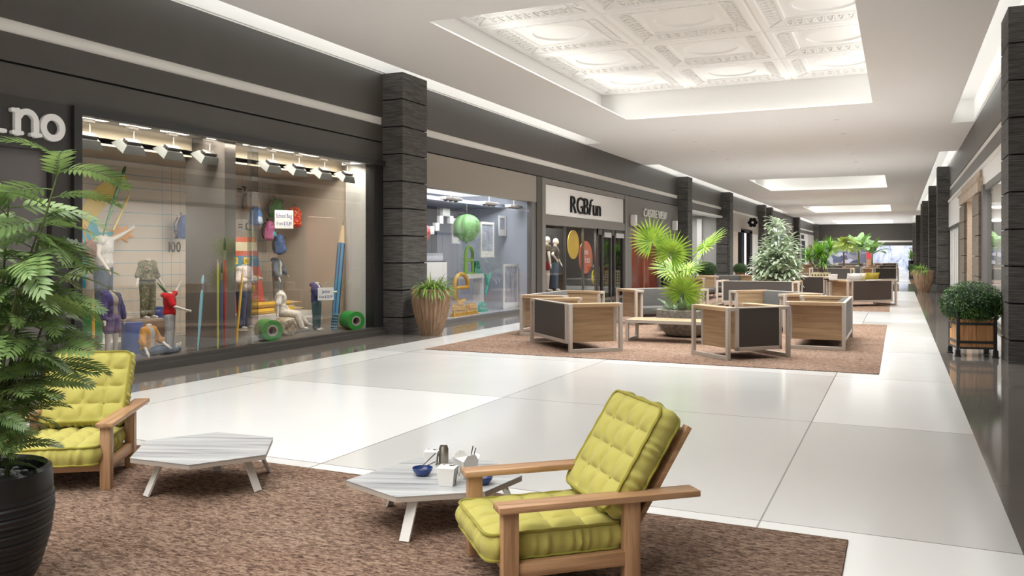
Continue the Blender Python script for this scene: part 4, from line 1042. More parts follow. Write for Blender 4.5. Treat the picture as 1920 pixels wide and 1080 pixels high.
# --- rhapis in the second group
t = thing('rhapis_palm', 'bushy white-green rhapis plant standing in the second sofa group', 'potted plant', (-3.95, 31.2, .011)); bowl_planter(t, .6, .5)
r = random.Random(4)
for k, (x, y, h) in enumerate(((0, 0, 2.62), (.22, .1, 1.95), (-.2, .12, 1.9), (.1, -.22, 1.6), (-.24, -.14, 1.5), (.32, -.1, 1.45), (-.36, .05, 1.3))):
    P = [V((x*(1+u*.5), y*(1+u*.5), .4+(h-.4)*u)) for u in (0, .33, .66, 1)]
    MB().tube(P, [.022, .018, .014, .008], 6).build('cane', M_trunk, t, smooth=50)
    b = MB(); n = int(h*8); ya = k
    for j in range(n):
        u = .12+.88*j/(n-1); p = P[0].lerp(P[3], u); ya += 2.4; e = .35+.7*u
        sd = V((math.cos(ya)*math.cos(e), math.sin(ya)*math.cos(e), math.sin(e))); hub = p+sd*r.uniform(.22, .36)*(1.05-.5*u)
        b.tube([p, hub], .004, 4)
        for q in range(9):
            a = R(-100+25*q); side = sd.cross(up).normalized(); dq = (sd*math.cos(a)+side*math.sin(a)+V((0, 0, .1))).normalized()
            b.blade(hub, dq, up, r.uniform(.42, .58), .10, 5, 1.3, .3, lambda u: min(1, .3+u*2)*(1-max(0, u-.8)*3.5))
    b.build('foliage', L_rha, t, smooth=60, recalc=False)
# --- yucca in a lattice planter
t = thing('yucca', 'bright green yucca in a cream lattice planter in the middle of the mall', 'potted plant', (-4.0, 50.0, 0))
M_lat = mat('cream_lattice', (222, 206, 164), .6); M_latd = mat('dark_basket', (104, 84, 58), .7)
MB().box(-.47, .47, -.47, .47, 0, .62).build('planter_core', M_latd, t)
for k in range(4):
    M = Matrix.Rotation(k*PI/2, 4, 'Z'); b = MB()
    for j in range(7): b.box(-.49+j*.155-.01, -.49+j*.155+.07, -.5, -.47, 0, .64, M)
    for j in range(4): b.box(-.5, .5, -.51, -.48, .04+j*.17, .12+j*.17, M)
    b.build('lattice', M_lat, t)
b = MB().lathe([(.001, .6), (.45, .6), (.45, .66), (.001, .68)], 16); b.build('soil', mat('pale_gravel', (220, 212, 190), .8), t)
r = random.Random(6)
for k, (x, y, h) in enumerate(((-.66, .1, 1.45), (.12, -.1, 1.75), (.48, .2, 1.95), (-.2, .3, 1.5), (.2, -.3, 1.25), (-.15, -.2, 1.7))):
    MB().tube([(x*.25, y*.3, .6), (x*.6, y*.7, .6+(h-.6)*.5), (x, y, h)], [.05, .04, .035], 8).build('cane', M_trunk, t, smooth=40)
    b = MB()
    for j in range(95):
        a = r.uniform(0, 6.28); e = r.uniform(-.5, 1.5); b.blade((x, y, h+r.uniform(-.1, .12)), (math.cos(a)*math.cos(e), math.sin(a)*math.cos(e), math.sin(e)), up, r.uniform(.6, .9), .055, 5, .6, .3, lambda u: (1-u**1.8))
    b.build('leaf_rosette', L_yuc, t, smooth=60, recalc=False)
# --- drooping areca palm, banana plants, dracaena
def areca(loc, label, h=3.1, n=34):
    t = thing('areca_palm', label, 'potted plant', loc); bowl_planter(t, .5, .5); r = random.Random(9)
    MB().tube([(0, 0, .4), (.05, 0, 1.2), (0, .03, h-.7)], [.08, .06, .04], 8).build('trunk', M_trunk, t, smooth=40)
    f = fr_frond(1.35, 18, .50, .075, 2.3, 31).build('frond', L_ara, t, smooth=60, recalc=False); me = f.data; bpy.data.objects.remove(f)
    for k in range(n): o = link('frond', me, None, t); place(o, (0, 0, h-.75+r.uniform(-.15, .1)), k*2.4, R(r.uniform(5, 62)), 0, r.uniform(.7, 1.05))
    return t
areca((-3.6, 64.2, 0), 'drooping yellow-green palm behind the yucca')
def banana(loc, label, s=1., n=9, seed=1):
    t = thing('banana_plant', label, 'potted plant', loc); bowl_planter(t, .5, .5); r = random.Random(seed)
    MB().tube([(0, 0, .4), (0, 0, 1.5*s)], [.09, .05], 8).build('trunk', M_stem, t, smooth=40)
    for k in range(n):
        a = k*2.4; e = R(r.uniform(25, 75)); d = V((math.cos(a)*math.cos(e), math.sin(a)*math.cos(e), math.sin(e))); b = MB()
        b.blade(V((0, 0, 1.4*s))+d*.15, d, up, r.uniform(1.2, 1.6)*s, .5*s, 9, 1.0, .25, lambda u: min(1, u*5)*(1-max(0, u-.55)**2*4.2)); b.build('leaf', L_ban, t, smooth=60, recalc=False)
banana((-3.15, 78.6, 0), 'tall dark green banana plant behind the drooping palm', 1.35, 12, 1); banana((-2.15, 81.0, 0), 'pale green banana plant right of the taller banana', 1.15, 12, 3)
t = thing('dracaena', 'small upright plant in a tall black pot far on the right', 'potted plant', (.93, 78.0, 0))
MB().lathe([(.14, 0), (.2, 1.15), (.17, 1.15), (.16, 1.05)], 4).build('pot', M_soft, t); r = random.Random(1); b = MB()
for k in range(60):
    a = r.uniform(0, 6.28); e = r.uniform(.4, 1.5); b.blade((r.uniform(-.08, .08), r.uniform(-.08, .08), 1.1+.6*r.random()), (math.cos(a)*math.cos(e), math.sin(a)*math.cos(e), math.sin(e)), up, .42, .07, 4, .5, .3)
b.build('foliage', L_yuc, t, smooth=60, recalc=False)
# ================================================================== MANNEQUINS
M_man = mat('matt_white_mannequin', (214, 204, 192), .5)
def cloth(name, rgb, v=.08):
    m = fabric('cloth_'+name, rgb, v, 120); t = m.node_tree; b = t.nodes['Principled BSDF']
    f = noise_node(t, coords(t, (9, 9, 5)), 1., 2, .5, 1.5); bp = t.nodes.new('ShaderNodeBump'); bp.inputs['Strength'].default_value = .6; bp.inputs['Distance'].default_value = .05   # soft creases
    t.links.new(f, bp.inputs['Height']); t.links.new(b.inputs['Normal'].links[0].from_socket, bp.inputs['Normal']); t.links.new(bp.outputs['Normal'], b.inputs['Normal'])
    return m
def mannequin(label, loc, rz, T, armL=None, armR=None, legL=None, legR=None, drop=0., head=False, lean=0., top=None, tc=None, sleeve=1.9, shirt=None, pants=None, plen=1.9, hood=None, stand=False, belt=None, skirt=None, camo=None, group='headless display mannequins', extra=None):
    """stands at loc facing local +y; arms and legs are pairs of directions (upper, lower) in local axes"""
    t = thing('mannequin', label, 'mannequin', loc, rz, group)
    if not head: t.scale = (1.14, 1.10, 1)
    Z = lambda p: V((p[0], p[1]+(lean*(p[2]-.53) if p[2] > .53 else 0), p[2]-drop))*T
    nd = lambda d: V(d).normalized()
    J = {}
    mir = lambda q: None if q is None else tuple((-d[0], d[1], d[2]) for d in q)
    for s, arm, leg, k in ((1, mir(armL), mir(legL), 'L'), (-1, mir(armR), mir(legR), 'R')):
        a = arm or ((s*.22, .02, -1), (s*.10, .25, -1)); l = leg or ((s*.06, .02, -1), (s*.03, -.03, -1))
        sh = V((s*.098, lean*.28, .80-drop)); el = sh+nd(a[0])*.165; wr = el+nd(a[1])*.145
        hp = V((s*.052, 0, .51-drop)); kn = hp+nd(l[0])*.235; an = kn+nd(l[1])*.225
        J[k] = [x*T for x in (sh, el, wr, hp, kn, an)]; J[k].append(nd(a[1])); J[k].append(nd(l[1]))
    def torso(b, g, zlo=.52):
        b.ball(Z((0, 0, .735)), ((.098+g)*T, (.060+g)*T, (.095+g)*T), 16, 10); b.ball(Z((0, 0, .63)), ((.080+g)*T, (.052+g)*T, (.10+g)*T), 16, 10)
        capsule(b, Z((-.088, 0, .797)), (.034+g)*T, Z((.088, 0, .797)), (.034+g)*T)
        if zlo < .6: b.ball(Z((0, -.004, zlo+.02)), ((.088+g)*T, (.062+g)*T, (.07+g)*T), 16, 10)
    b = MB(); torso(b, 0)
    b.tube([Z((0, 0, .80)), Z((0, .003, .84)), Z((0, .006, .872))], [.040*T, .034*T, .035*T], 14)
    for k, s in (('L', 1), ('R', -1)):
        sh, el, wr, hp, kn, an, fd, ld = J[k]
        capsule(b, sh, .031*T, el, .025*T); capsule(b, el, .025*T, wr, .0165*T)
        side = fd.cross(V((0, 1, 0)) if abs(fd.y) < .8 else V((1, 0, 0))).normalized(); nn = fd.cross(side)
        hc = wr+fd*.040*T; capsule(b, wr+fd*.012*T, .0175*T, hc+fd*.008*T, .017*T)
        for q in range(4): c = hc+fd*.012*T+side*(q-1.5)*.0105*T; m = c+fd*.026*T*(1-.12*abs(q-1.4)); capsule(b, c, .0068*T, m, .0062*T, 8); capsule(b, m, .0062*T, m+(fd*.8+nn*.6)*.018*T, .0052*T, 8)
        c = wr+fd*.02*T+side*.015*T*s; capsule(b, c, .0075*T, c+(fd*.6+side*s*.8)*.036*T, .0058*T, 8)
        capsule(b, hp, .052*T, kn, .034*T); capsule(b, kn, .034*T, an, .021*T)
        fw = V((0, 1, 0)) if ld.z < -.6 else V((0, .25, 1)); capsule(b, an+V((0, 0, -.005*T)), .022*T, an+(fw*.085+(V((0, 0, -.018)) if ld.z < -.6 else V((0, 0, 0))))*T, .017*T)
    if head:
        capsule(b, Z((0, .006, .85)), .028*T, Z((0, .01, .885)), .028*T); b.ball(Z((0, .012, .935)), (.046*T, .056*T, .066*T), 16, 12); b.ball(Z((0, .05, .915)), (.028*T, .024*T, .03*T), 12, 8)
        capsule(b, Z((0, .066, .94)), .006*T, Z((0, .074, .922)), .009*T, 8)
        for s in (-1, 1): b.ball(Z((s*.047, .005, .935)), (.007*T, .014*T, .018*T), 8, 6); b.ball(Z((s*.019, .061, .945)), (.010*T, .006*T, .006*T), 8, 6)
        b.ball(Z((0, .066, .903)), (.014*T, .007*T, .006*T), 8, 6)
    link('body', melt(b, .0085*max(T, 1), 3), M_man, t)
    if shirt:
        b = MB(); torso(b, .009, .56); link('shirt', melt(b, .012, 2), shirt, t)
    if top:
        b = MB(); g = .028; torso(b, g, .55)
        if shirt:                                         # open front: the two jacket halves leave the shirt bare
            b = MB()
            for s in (-1, 1):
                b.ball(Z((s*.062, -.008, .735)), (.062*T, .074*T, .115*T), 14, 9); b.ball(Z((s*.058, -.008, .62)), (.058*T, .070*T, .125*T), 14, 9); capsule(b, Z((s*.05, -.01, .80)), .050*T, Z((s*.095, 0, .795)), .050*T)
                b.ball(Z((s*.060, -.008, .545)), (.056*T, .072*T, .05*T), 14, 9)
            b.ball(Z((0, -.045, .68)), (.085*T, .034*T, .13*T), 14, 9); b.ball(Z((0, -.045, .56)), (.08*T, .034*T, .06*T), 14, 9)
        r = random.Random(5)
        for k in 'LR':
            sh, el, wr = J[k][:3]
            capsule(b, sh+V((0, 0, -.006*T)), .045*T, sh.lerp(el, min(1, sleeve)), .045*T)
            if sleeve > 1:
                e = el.lerp(wr, min(.96, sleeve-1)); capsule(b, el, .048*T, e, .038*T)
                for q in range(3): u = q/3; p = el.lerp(e, u); b.ball(p, .047*T, 10, 6)
        if hood: b.ball(Z((0, -.065, .83)), (.085*T, .055*T, .042*T), 14, 8); capsule(b, Z((-.055, -.03, .845)), .024*T, Z((.055, -.03, .845)), .024*T)
        link('jacket' if shirt else 'top', melt(b, .012, 2), top, t)
    if pants or camo:
        b = MB(); b.ball(Z((0, -.004, .525)), (.103*T, .078*T, .065*T), 16, 10)
        for k in 'LR':
            hp, kn, an = J[k][3:6]
            u = min(1, plen); capsule(b, hp, .070*T, hp.lerp(kn, u), (.070-.014*u)*T)
            if plen > 1: e = kn.lerp(an, min(.97, plen-1)); capsule(b, kn, .056*T, e, .048*T)
        link('trousers' if plen > 1 else 'shorts', melt(b, .012, 2), pants or camo, t)
    if belt: MB().tube([Z((.108*math.cos(a), .082*math.sin(a), .565)) for a in [2*PI*k/24 for k in range(24)]], .012*T, 6, closed=True).build('waistband', belt, t, smooth=50)
    if stand:
        MB().box(-.16*T, .16*T, -.11*T, .11*T, 0, .012).build('base_plate', M_taupe, t)
        MB().tube([(0, -.05*T, .012), (0, -.05*T, .5*T)], .008, 8).build('support_rod', M_taupe, t, smooth=40)
    return t
navy, denim = cloth('purple_navy', (62, 58, 110)), cloth('denim', (84, 100, 120))
def camo_mat():
    m, t, b = nt('camouflage_cloth'); f = noise_node(t, coords(t, (16, 16, 16)), 1., 3, .5, .8); r = ramp(t, [(.0, (84, 80, 58)), (.42, (128, 122, 92)), (.5, (90, 98, 68)), (.58, (166, 148, 116)), (.68, (110, 88, 68))]); r.color_ramp.interpolation = 'CONSTANT'
    t.links.new(f, r.inputs['Fac']); t.links.new(r.outputs['Color'], b.inputs['Base Color']); b.inputs['Roughness'].default_value = .9
    return m
M_camo = camo_mat(); white_cl = cloth('white_jersey', (214, 210, 204)); grey_cl = cloth('grey_jersey', (178, 176, 174))
FZ = .131
mannequin('mannequin in blue jeans reaching up, highest at the left of the school window', (-12.22, 9.93, .62), -60, 1.62, armR=((.75, .35, .35), (.8, .3, .45)), armL=((-.35, .1, -.9), (-.2, .55, -.75)), pants=denim, top=white_cl, sleeve=.05, stand=True)
mannequin('mannequin in purple jacket and shorts standing above the left yellow armchair', (-10.75, 8.88, FZ), -75, 1.17, top=navy, shirt=cloth('pale_vest', (150, 140, 130)), pants=cloth('purple_shorts', (112, 98, 140)), plen=.62, hood=True, armL=((-.35, .05, -.9), (-.25, .3, -.9)), armR=((.35, .05, -.9), (.1, .15, -1)), stand=True)
mannequin('mannequin in a camouflage suit on a stand in the school window', (-11.6, 10.3, .585), -80, 1.18, camo=M_camo, top=M_camo, sleeve=1.25, plen=1.85, belt=cloth('dark_belt', (70, 68, 66)), armL=((-.45, .05, -.9), (-.45, .2, -.8)), armR=((.35, .0, -.9), (.3, .3, -.8)), stand=True)
mannequin('mannequin in a mustard jacket sitting on the window floor', (-10.52, 9.36, FZ), -72, 1.14, drop=.447, shirt=grey_cl, top=cloth('mustard_jacket', (190, 134, 60)), sleeve=1.35, pants=cloth('dark_jeans', (66, 80, 100)), armL=((-.4, .1, -.9), (-.1, .45, -.8)), armR=((.4, .2, -.85), (-.2, .8, -.55)), legL=((.8, .55, -.04), (1, .05, -.12)), legR=((.95, .35, -.04), (1, .15, -.12)))
mannequin('mannequin in a red hooded top holding up the pale blue brush', (-10.80, 10.03, FZ), -52, 1.08, top=cloth('red_hoodie', (196, 30, 34)), sleeve=.8, hood=True, pants=grey_cl, plen=1.95, armL=((-.3, .5, -.8), (-.1, .9, -.3)), armR=((.8, .2, .3), (.5, .3, .85)))
mannequin('mannequin in a pale pink blouse and jeans holding a long yellow pencil', (-11.25, 12.22, .26), -75, 1.42, top=cloth('pale_pink', (226, 206, 196)), sleeve=1.6, pants=cloth('indigo_jeans', (70, 80, 108)), armL=((-.45, .1, -.85), (.55, .75, .05)), armR=((.5, .1, -.85), (-.5, .75, .1)), stand=True)
mannequin('mannequin in a slate hooded jacket standing at the back of the school window', (-12.1, 14.17, .60), -70, 1.17, shirt=cloth('cream_vest', (220, 210, 196)), top=cloth('slate_jacket', (120, 130, 142)), sleeve=1.7, hood=True, pants=cloth('grey_trousers', (132, 132, 128)), armL=((-.25, .1, -.95), (-.05, .4, -.9)), armR=((.5, .1, -.85), (.55, .3, -.75)))
mannequin('mannequin in white clothes sitting on the cork log', (-11.0, 12.97, .465), -55, 1.2, drop=.44, top=cloth('off_white_top', (222, 214, 204)), sleeve=.9, pants=cloth('off_white_trousers', (208, 198, 186)), plen=1.97, armL=((-.4, -.15, -.9), (-.25, 0, -1)), armR=((.3, .15, -.95), (-.1, .6, -.75)), legL=((-.1, 1, -.12), (-.05, .35, -.95)), legR=((.3, 1, -.12), (.25, .6, -.8)))
mannequin('mannequin in a dark blue jacket holding the jacket price card', (-10.72, 13.72, FZ), -65, 1.14, shirt=cloth('pale_shirt', (206, 198, 188)), top=cloth('dark_blue_jacket', (58, 62, 108)), sleeve=1.4, hood=True, pants=cloth('teal_trousers', (72, 96, 98)), armL=((-.3, .35, -.85), (.3, .9, .15)), armR=((.35, .35, -.85), (.1, .9, .15)))
mannequin('mannequin in an orange and black top at the far left, behind the fern', (-10.85, 8.30, FZ), -40, 1.25, shirt=cloth('orange_top', (208, 120, 50)), top=cloth('black_jacket', (48, 46, 46)), pants=cloth('charcoal_trousers', (60, 58, 60)), armR=((.4, .4, -.8), (.2, .8, -.3)))
t = thing('shoulder_bag', 'brown bag slung beside the mannequin in jeans at the left of the school window', 'bag', (-11.90, 9.42, 1.62), -60)
b = MB(); b.ball((0, 0, .16), (.17, .09, .15), 16, 10); b.box(-.13, .13, -.06, .06, .03, .22); link('bag_body', melt(b, .012, 5), mat('brown_leather', (112, 72, 46), .5), t)
MB().tube([(-.12, 0, .27), (-.10, -.05, .45), (.02, -.08, .55), (.11, -.05, .45), (.12, 0, .27)], .011, 6).build('strap', mat('orange_strap', (206, 132, 60), .6), t, smooth=50)
# ================================================================== DISPLAY PROPS
def pencil(a, b, r, m, label, kind='pencil', tip=None, tipm=None, hexa=True, group=None):
    a, b = V(a), V(b); d = (b-a).normalized(); L = (b-a).length
    t = thing('giant_'+kind, label, kind, a, 0, group or 'oversized pencils and brushes in the school window')
    q = d.to_track_quat('Z', 'Y').to_matrix().to_4x4(); n = 6 if hexa else 14
    if kind == 'pencil':
        c = min(.30*L, r*7)
        MB().lathe([(r, 0), (r, L-c)], n, q).build('shaft', m, t, smooth=20)
        MB().lathe([(r, L-c), (r*.3, L-c*.28)], n, q).build('sharpened_cone', M_wood2, t, smooth=20); MB().lathe([(r*.3, L-c*.28), (.002, L)], n, q).build('lead_tip', tipm or m, t, smooth=20)
    else:
        MB().lathe([(r*.35, 0), (r*.95, L*.35), (r, L*.72), (r*.6, L*.80)], n, q).build('handle', m, t, smooth=40)
        MB().lathe([(r*.62, L*.795), (r*.8, L*.88)], n, q).build('ferrule', M_can, t, smooth=40); MB().lathe([(r*.75, L*.88), (r*1.0, L*.93), (r*.5, L*.98), (.002, L)], n, q).build('bristles', tipm or M_black, t, smooth=40)
    return t
M_wood2 = mat('pale_cut_wood', (206, 180, 142), .6); P_yel = mat('yellow_lacquer', (206, 180, 60), .35); P_red = mat('red_lacquer', (176, 58, 56), .35); P_blue = mat('blue_lacquer', (66, 98, 146), .35); P_green = mat('green_lacquer', (52, 112, 48), .35); P_cyan = mat('pale_blue_lacquer', (146, 202, 216), .35); P_gold = mat('golden_lacquer', (222, 176, 60), .35); P_sky = mat('sky_blue_lacquer', (84, 146, 186), .4)
pencil((-10.055, 10.33, FZ), (-10.055, 10.33, 1.62), .016, mat('lime_lacquer', (190, 190, 84), .4), 'thin lime yellow pencil standing left of the blue and red brushes'); pencil((-10.055, 10.405, FZ), (-10.055, 10.41, 1.56), .017, P_blue, 'dark blue brush standing between the lime pencil and the red brush', 'brush', hexa=False); pencil((-10.055, 10.483, FZ), (-10.055, 10.485, 1.98), .026, P_red, 'tall red brush standing beside the grey pier', 'brush', hexa=False)
pencil((-11.9, 9.66, 2.0), (-11.9, 10.11, 3.2), .03, P_green, 'long dark green brush slanting above the mannequin in jeans', 'brush', tipm=P_green, hexa=False); pencil((-12.3, 10.19, 2.1), (-12.3, 10.57, 2.82), .024, P_yel, 'slanting yellow pencil right of the green brush')
pencil((-11.25, 10.18, 1.22), (-11.25, 10.54, .90), .022, P_green, 'short green brush behind the camouflage mannequin', 'brush', hexa=False)
pencil((-10.33, 10.17, FZ), (-10.33, 10.29, 1.36), .026, P_cyan, 'pale blue brush held by the red topped mannequin', 'brush', tipm=P_cyan, hexa=False)
pencil((-10.72, 11.46, FZ), (-10.86, 11.78, 1.47), .022, P_gold, 'long yellow pencil held by the pink bloused mannequin', tipm=mat('grey_tip', (120, 120, 116), .5)); pencil((-10.42, 8.30, FZ), (-10.5, 8.36, 1.15), .024, P_gold, 'yellow pencil held at the far left behind the fern')
gp = pencil((-10.66, 14.22, FZ), (-10.66, 14.55, 2.45), .075, P_sky, 'giant sky blue striped pencil leaning by the right window edge', tipm=mat('grey_tip', (120, 120, 116), .5))
gd = (V((-10.66, 14.55, 2.45))-V((-10.66, 14.22, FZ))).normalized(); gq = gd.to_track_quat('Z', 'Y').to_matrix().to_4x4()
for k in range(5): MB().lathe([(.0765, .02+k*.06), (.0765, .045+k*.06)], 6, gq).build('dark_band', M_black, gp)
for k in range(6): a = 2*PI*k/6; MB().bar(gq @ V((.0755*math.cos(a), .0755*math.sin(a), .34)), gq @ V((.0755*math.cos(a), .0755*math.sin(a), 1.80)), .012, .012).build('dark_stripe', mat('navy_stripe', (38, 66, 96), .4), gp)
for k, (dy, dz) in enumerate(((0, 0), (.02, .13), (.14, .02))): pencil((-11.55-dy, 12.68, .552+dz), (-11.55-dy, 14.40-.1*k, .552+dz), .06, P_gold, ('lowest', 'topmost', 'rearmost')[k]+' of the yellow pencils lying on the white podium')
M_pod = mat('white_podium', (212, 206, 198), .5)
def podium(poly, z1, label, m=M_pod, z0=FZ):
    cx = sum(p[0] for p in poly)/len(poly); cy = sum(p[1] for p in poly)/len(poly)
    o = MB().prism([(x-cx, y-cy) for x, y in poly], 0, z1-z0).build('podium', m, None, bevel=.006); o.location = (cx, cy, z0)
    return tag(o, label, 'podium')
podium([(-12.55, 7.6), (-11.4, 7.6), (-11.2, 9.6), (-11.2, 10.5), (-12.55, 10.5)], .30, 'low white podium along the back of the school window')
podium([(-11.95, 9.98), (-11.22, 9.98), (-11.22, 10.48), (-11.95, 10.48)], .584, 'brown block under the camouflage mannequin', mat('brown_block', (142, 116, 94), .6), .302)
podium([(-12.5, 9.35), (-11.97, 9.35), (-11.97, 10.35), (-12.5, 10.35)], .618, 'pale block under the mannequin in jeans', M_pod, .302)
podium([(-12.55, 12.60), (-11.36, 12.60), (-11.36, 14.6), (-12.55, 14.6)], .49, 'white podium under the lying yellow pencils')
podium([(-12.4, 13.92), (-11.85, 13.92), (-11.85, 14.42), (-12.4, 14.42)], .598, 'small block under the slate jacket mannequin', M_pod, .492) 
podium([(-11.35, 13.25), (-11.0, 13.2), (-10.95, 13.35), (-11.02, 14.3), (-11.35, 14.4)], .40, 'low faceted white podium right of the cork log')
tag(MB().lathe([(.2, 0), (.2, .125)], 28, Matrix.Translation((-11.25, 12.22, FZ))).build('stand_disc', M_pod, None, smooth=40), 'round white stand under the pink bloused mannequin', 'stand')
def drum(x, y, r, z0, z1, rgb, label):
    t = thing('drum', label, 'drum', (x, y, z0)); MB().lathe([(r, 0), (r, z1-z0-.02)], 30).build('shell', mat('drum_%d_%d_%d' % rgb, rgb, .4), t, smooth=40); MB().lathe([(r*.97, z1-z0-.02), (r*.97, z1-z0)], 30).build('lid', mat('drum_%d_%d_%d' % rgb, rgb, .4), t, smooth=40)
drum(-11.68, 9.2, .22, .302, .86, (44, 120, 62), 'green drum behind the purple jacket mannequin'); drum(-10.98, 9.45, .16, FZ, .62, (56, 96, 168), 'bright blue drum right of the purple jacket mannequin')
drum(-12.1, 10.85, .2, FZ, .75, (48, 70, 140), 'navy drum behind the camouflage mannequin'); drum(-11.05, 8.72, .14, FZ, .46, (176, 92, 104), 'dusty pink drum left of the purple jacket mannequin')
def spool(x, y, rz, label):
    t = thing('tape_roll', label, 'tape roll', (x, y, FZ), rz, 'big green tape rolls'); M = Matrix.Translation((0, 0, .19)) @ Matrix.Rotation(R(90), 4, 'X')
    g = mat('green_tape', (36, 140, 50), .35)
    MB().lathe([(.10, -.21), (.19, -.21), (.19, .21), (.10, .21)], 40, M, caps=False).build('tape', g, t, smooth=40); MB().lathe([(.075, -.213), (.10, -.213), (.10, .213), (.075, .213), (.075, -.213)], 32, M, caps=False).build('core_tube', mat('grey_card', (176, 166, 158), .7), t, smooth=40)
    MB().lathe([(.001, -.01), (.075, -.01), (.075, .01), (.001, .01)], 24, M).build('core_shadow_disc', mat('core_shade', (112, 92, 82), .8), t)  # brown disc paints the shade inside the open core
spool(-10.38, 11.90, 62, 'green tape roll at the foot of the window mullion'); spool(-10.30, 14.34, 62, 'green tape roll in the right corner of the school window')
def cork():
    m, t, b = nt('cork'); vo = t.nodes.new('ShaderNodeTexVoronoi'); vo.inputs['Scale'].default_value = 14; t.links.new(coords(t, (1, 1, 1)), vo.inputs['Vector']); r = ramp(t, [(.0, (196, 184, 160)), (.5, (160, 146, 122)), (.9, (92, 82, 68))]); t.links.new(vo.outputs['Distance'], r.inputs['Fac']); t.links.new(r.outputs['Color'], b.inputs['Base Color']); return m
M_ = Matrix.Translation((-10.75, 12.80, FZ+.166)) @ Matrix.Rotation(R(-28), 4, 'Z') @ Matrix.Rotation(R(90), 4, 'Y')
tag(MB().lathe([(.14, -.22), (.165, -.2), (.165, .2), (.14, .22)], 24, M_).build('cork_log', cork(), None, smooth=30), 'pitted cork log in front of the sitting white mannequin', 'log')
# letter tower
t = thing('letter_tower', 'tall tapering red tower of yellow letter tiles behind the window mullion', 'display tower', (-12.3, 13.2, .492))
M_tred, M_tblue, M_tcream = mat('tower_red', (206, 92, 76), .5), mat('tower_blue', (74, 120, 160), .5), mat('tower_cream', (222, 206, 176), .5)
hw = lambda z: .69-.20*z
for z0, z1, m, nm in ((0, .95, M_tred, 'red_tier'), (.95, 1.17, M_tblue, 'blue_tier'), (1.17, 1.27, M_tred, 'red_tier'), (1.27, 1.45, M_tcream, 'cream_tier'), (1.45, 1.55, M_tred, 'red_tier')):
    b = MB(); a, c = hw(z0), hw(z1); b.add([(-.12, -a, z0), (.12, -a, z0), (.12, a, z0), (-.12, a, z0), (-.12, -c, z1), (.12, -c, z1), (.12, c, z1), (-.12, c, z1)], [(3, 2, 1, 0), (4, 5, 6, 7), (0, 1, 5, 4), (1, 2, 6, 5), (2, 3, 7, 6), (3, 0, 4, 7)]); b.build(nm, m, t)
M_tile = mat('yellow_tile', (228, 186, 66), .5)
for i, (y, z, ch) in enumerate(((-.24, 1.0, 'M'), (.1, 1.0, 'K'), (-.16, .72, 'X'), (.16, .72, 'A'), (-.1, .42, 'C'), (.26, .42, 'R'), (-.05, .12, 'J'), (.36, .12, 'E'), (.36, -.0+.62, 'L'))):
    o = MB().box(.12, .135, y-.09, y+.09, z, z+.14).build('letter_tile', M_tile, t); word(o, ch, Matrix.Translation((.136, y-.035, z+.03)) @ LEFT, .11, .001, M_black, one='letter')
# wall lettering and splash print
t = thing('wall_figures', 'black numbers printed on the graph paper backdrop', 'wall lettering', (XB, 0, 0))
for s, y, z, h in (('100', 11.68, 1.74, .20), ('=7', 13.50, 2.94, .20), ('= C', 13.53, 2.20, .19), ('24', 11.82, 2.0, .17)): word(t, s, Matrix.Translation((.003, y, z)) @ LEFT, h*1.35, .002, M_black, .06, .004, .9)
def splash(name, pts, rgb, x, label):
    b = MB(); b.prism(pts, 0, .006, Matrix.Translation((x, 0, 0)) @ LEFT); return tag(b.build(name, mat('print_%d_%d_%d' % rgb, rgb, .6), None), label, 'wall print', 'paint splash prints on the backdrop')
def ys(px): return px
arc = lambda cx, cy, r0, r1, a0, a1, n=18: [(cx+r0*math.cos(R(a0+(a1-a0)*k/n)), cy+r0*math.sin(R(a0+(a1-a0)*k/n))) for k in range(n+1)]+[(cx+(r1*(1-.75*(k/n)))*0+((r0-(r0-r1)*math.sin(PI*k/n)**.7)*math.cos(R(a1-(a1-a0)*k/n))), cy+((r0-(r0-r1)*math.sin(PI*k/n)**.7)*math.sin(R(a1-(a1-a0)*k/n)))) for k in range(n+1)]
splash('print_swoosh', arc(10.78, 2.05, 1.05, .70, 92, 186), (226, 190, 40), XB+.003, 'curved yellow paint swoosh printed at the upper left of the backdrop')
r = random.Random(12)
splash('print_blob', [(10.02+(.36+.10*math.sin(a*5)+.07*math.sin(a*3+1))*math.cos(a)*.9, 1.98+(.24+.12*math.sin(a*5+.7))*math.sin(a)) for a in [2*PI*k/60 for k in range(60)]], (48, 170, 190), XB+.010, 'turquoise paint blob printed behind the mannequin in jeans')
splash('print_blob', [(9.82+.12*math.cos(a)*(1+.3*math.sin(3*a)), 1.45+.36*math.sin(a)*(1+.15*math.sin(5*a))) for a in [2*PI*k/40 for k in range(40)]], (60, 176, 196), XB+.0001, 'turquoise paint drip below the bigger turquoise blob')
splash('print_star', [(10.62+(.2 if k % 2 else .11)*1.5*math.cos(2*PI*k/16), 2.06+(.17 if k % 2 else .09)*math.sin(2*PI*k/16)) for k in range(16)], (222, 150, 50), XB+.015, 'orange paint star right of the turquoise blob')
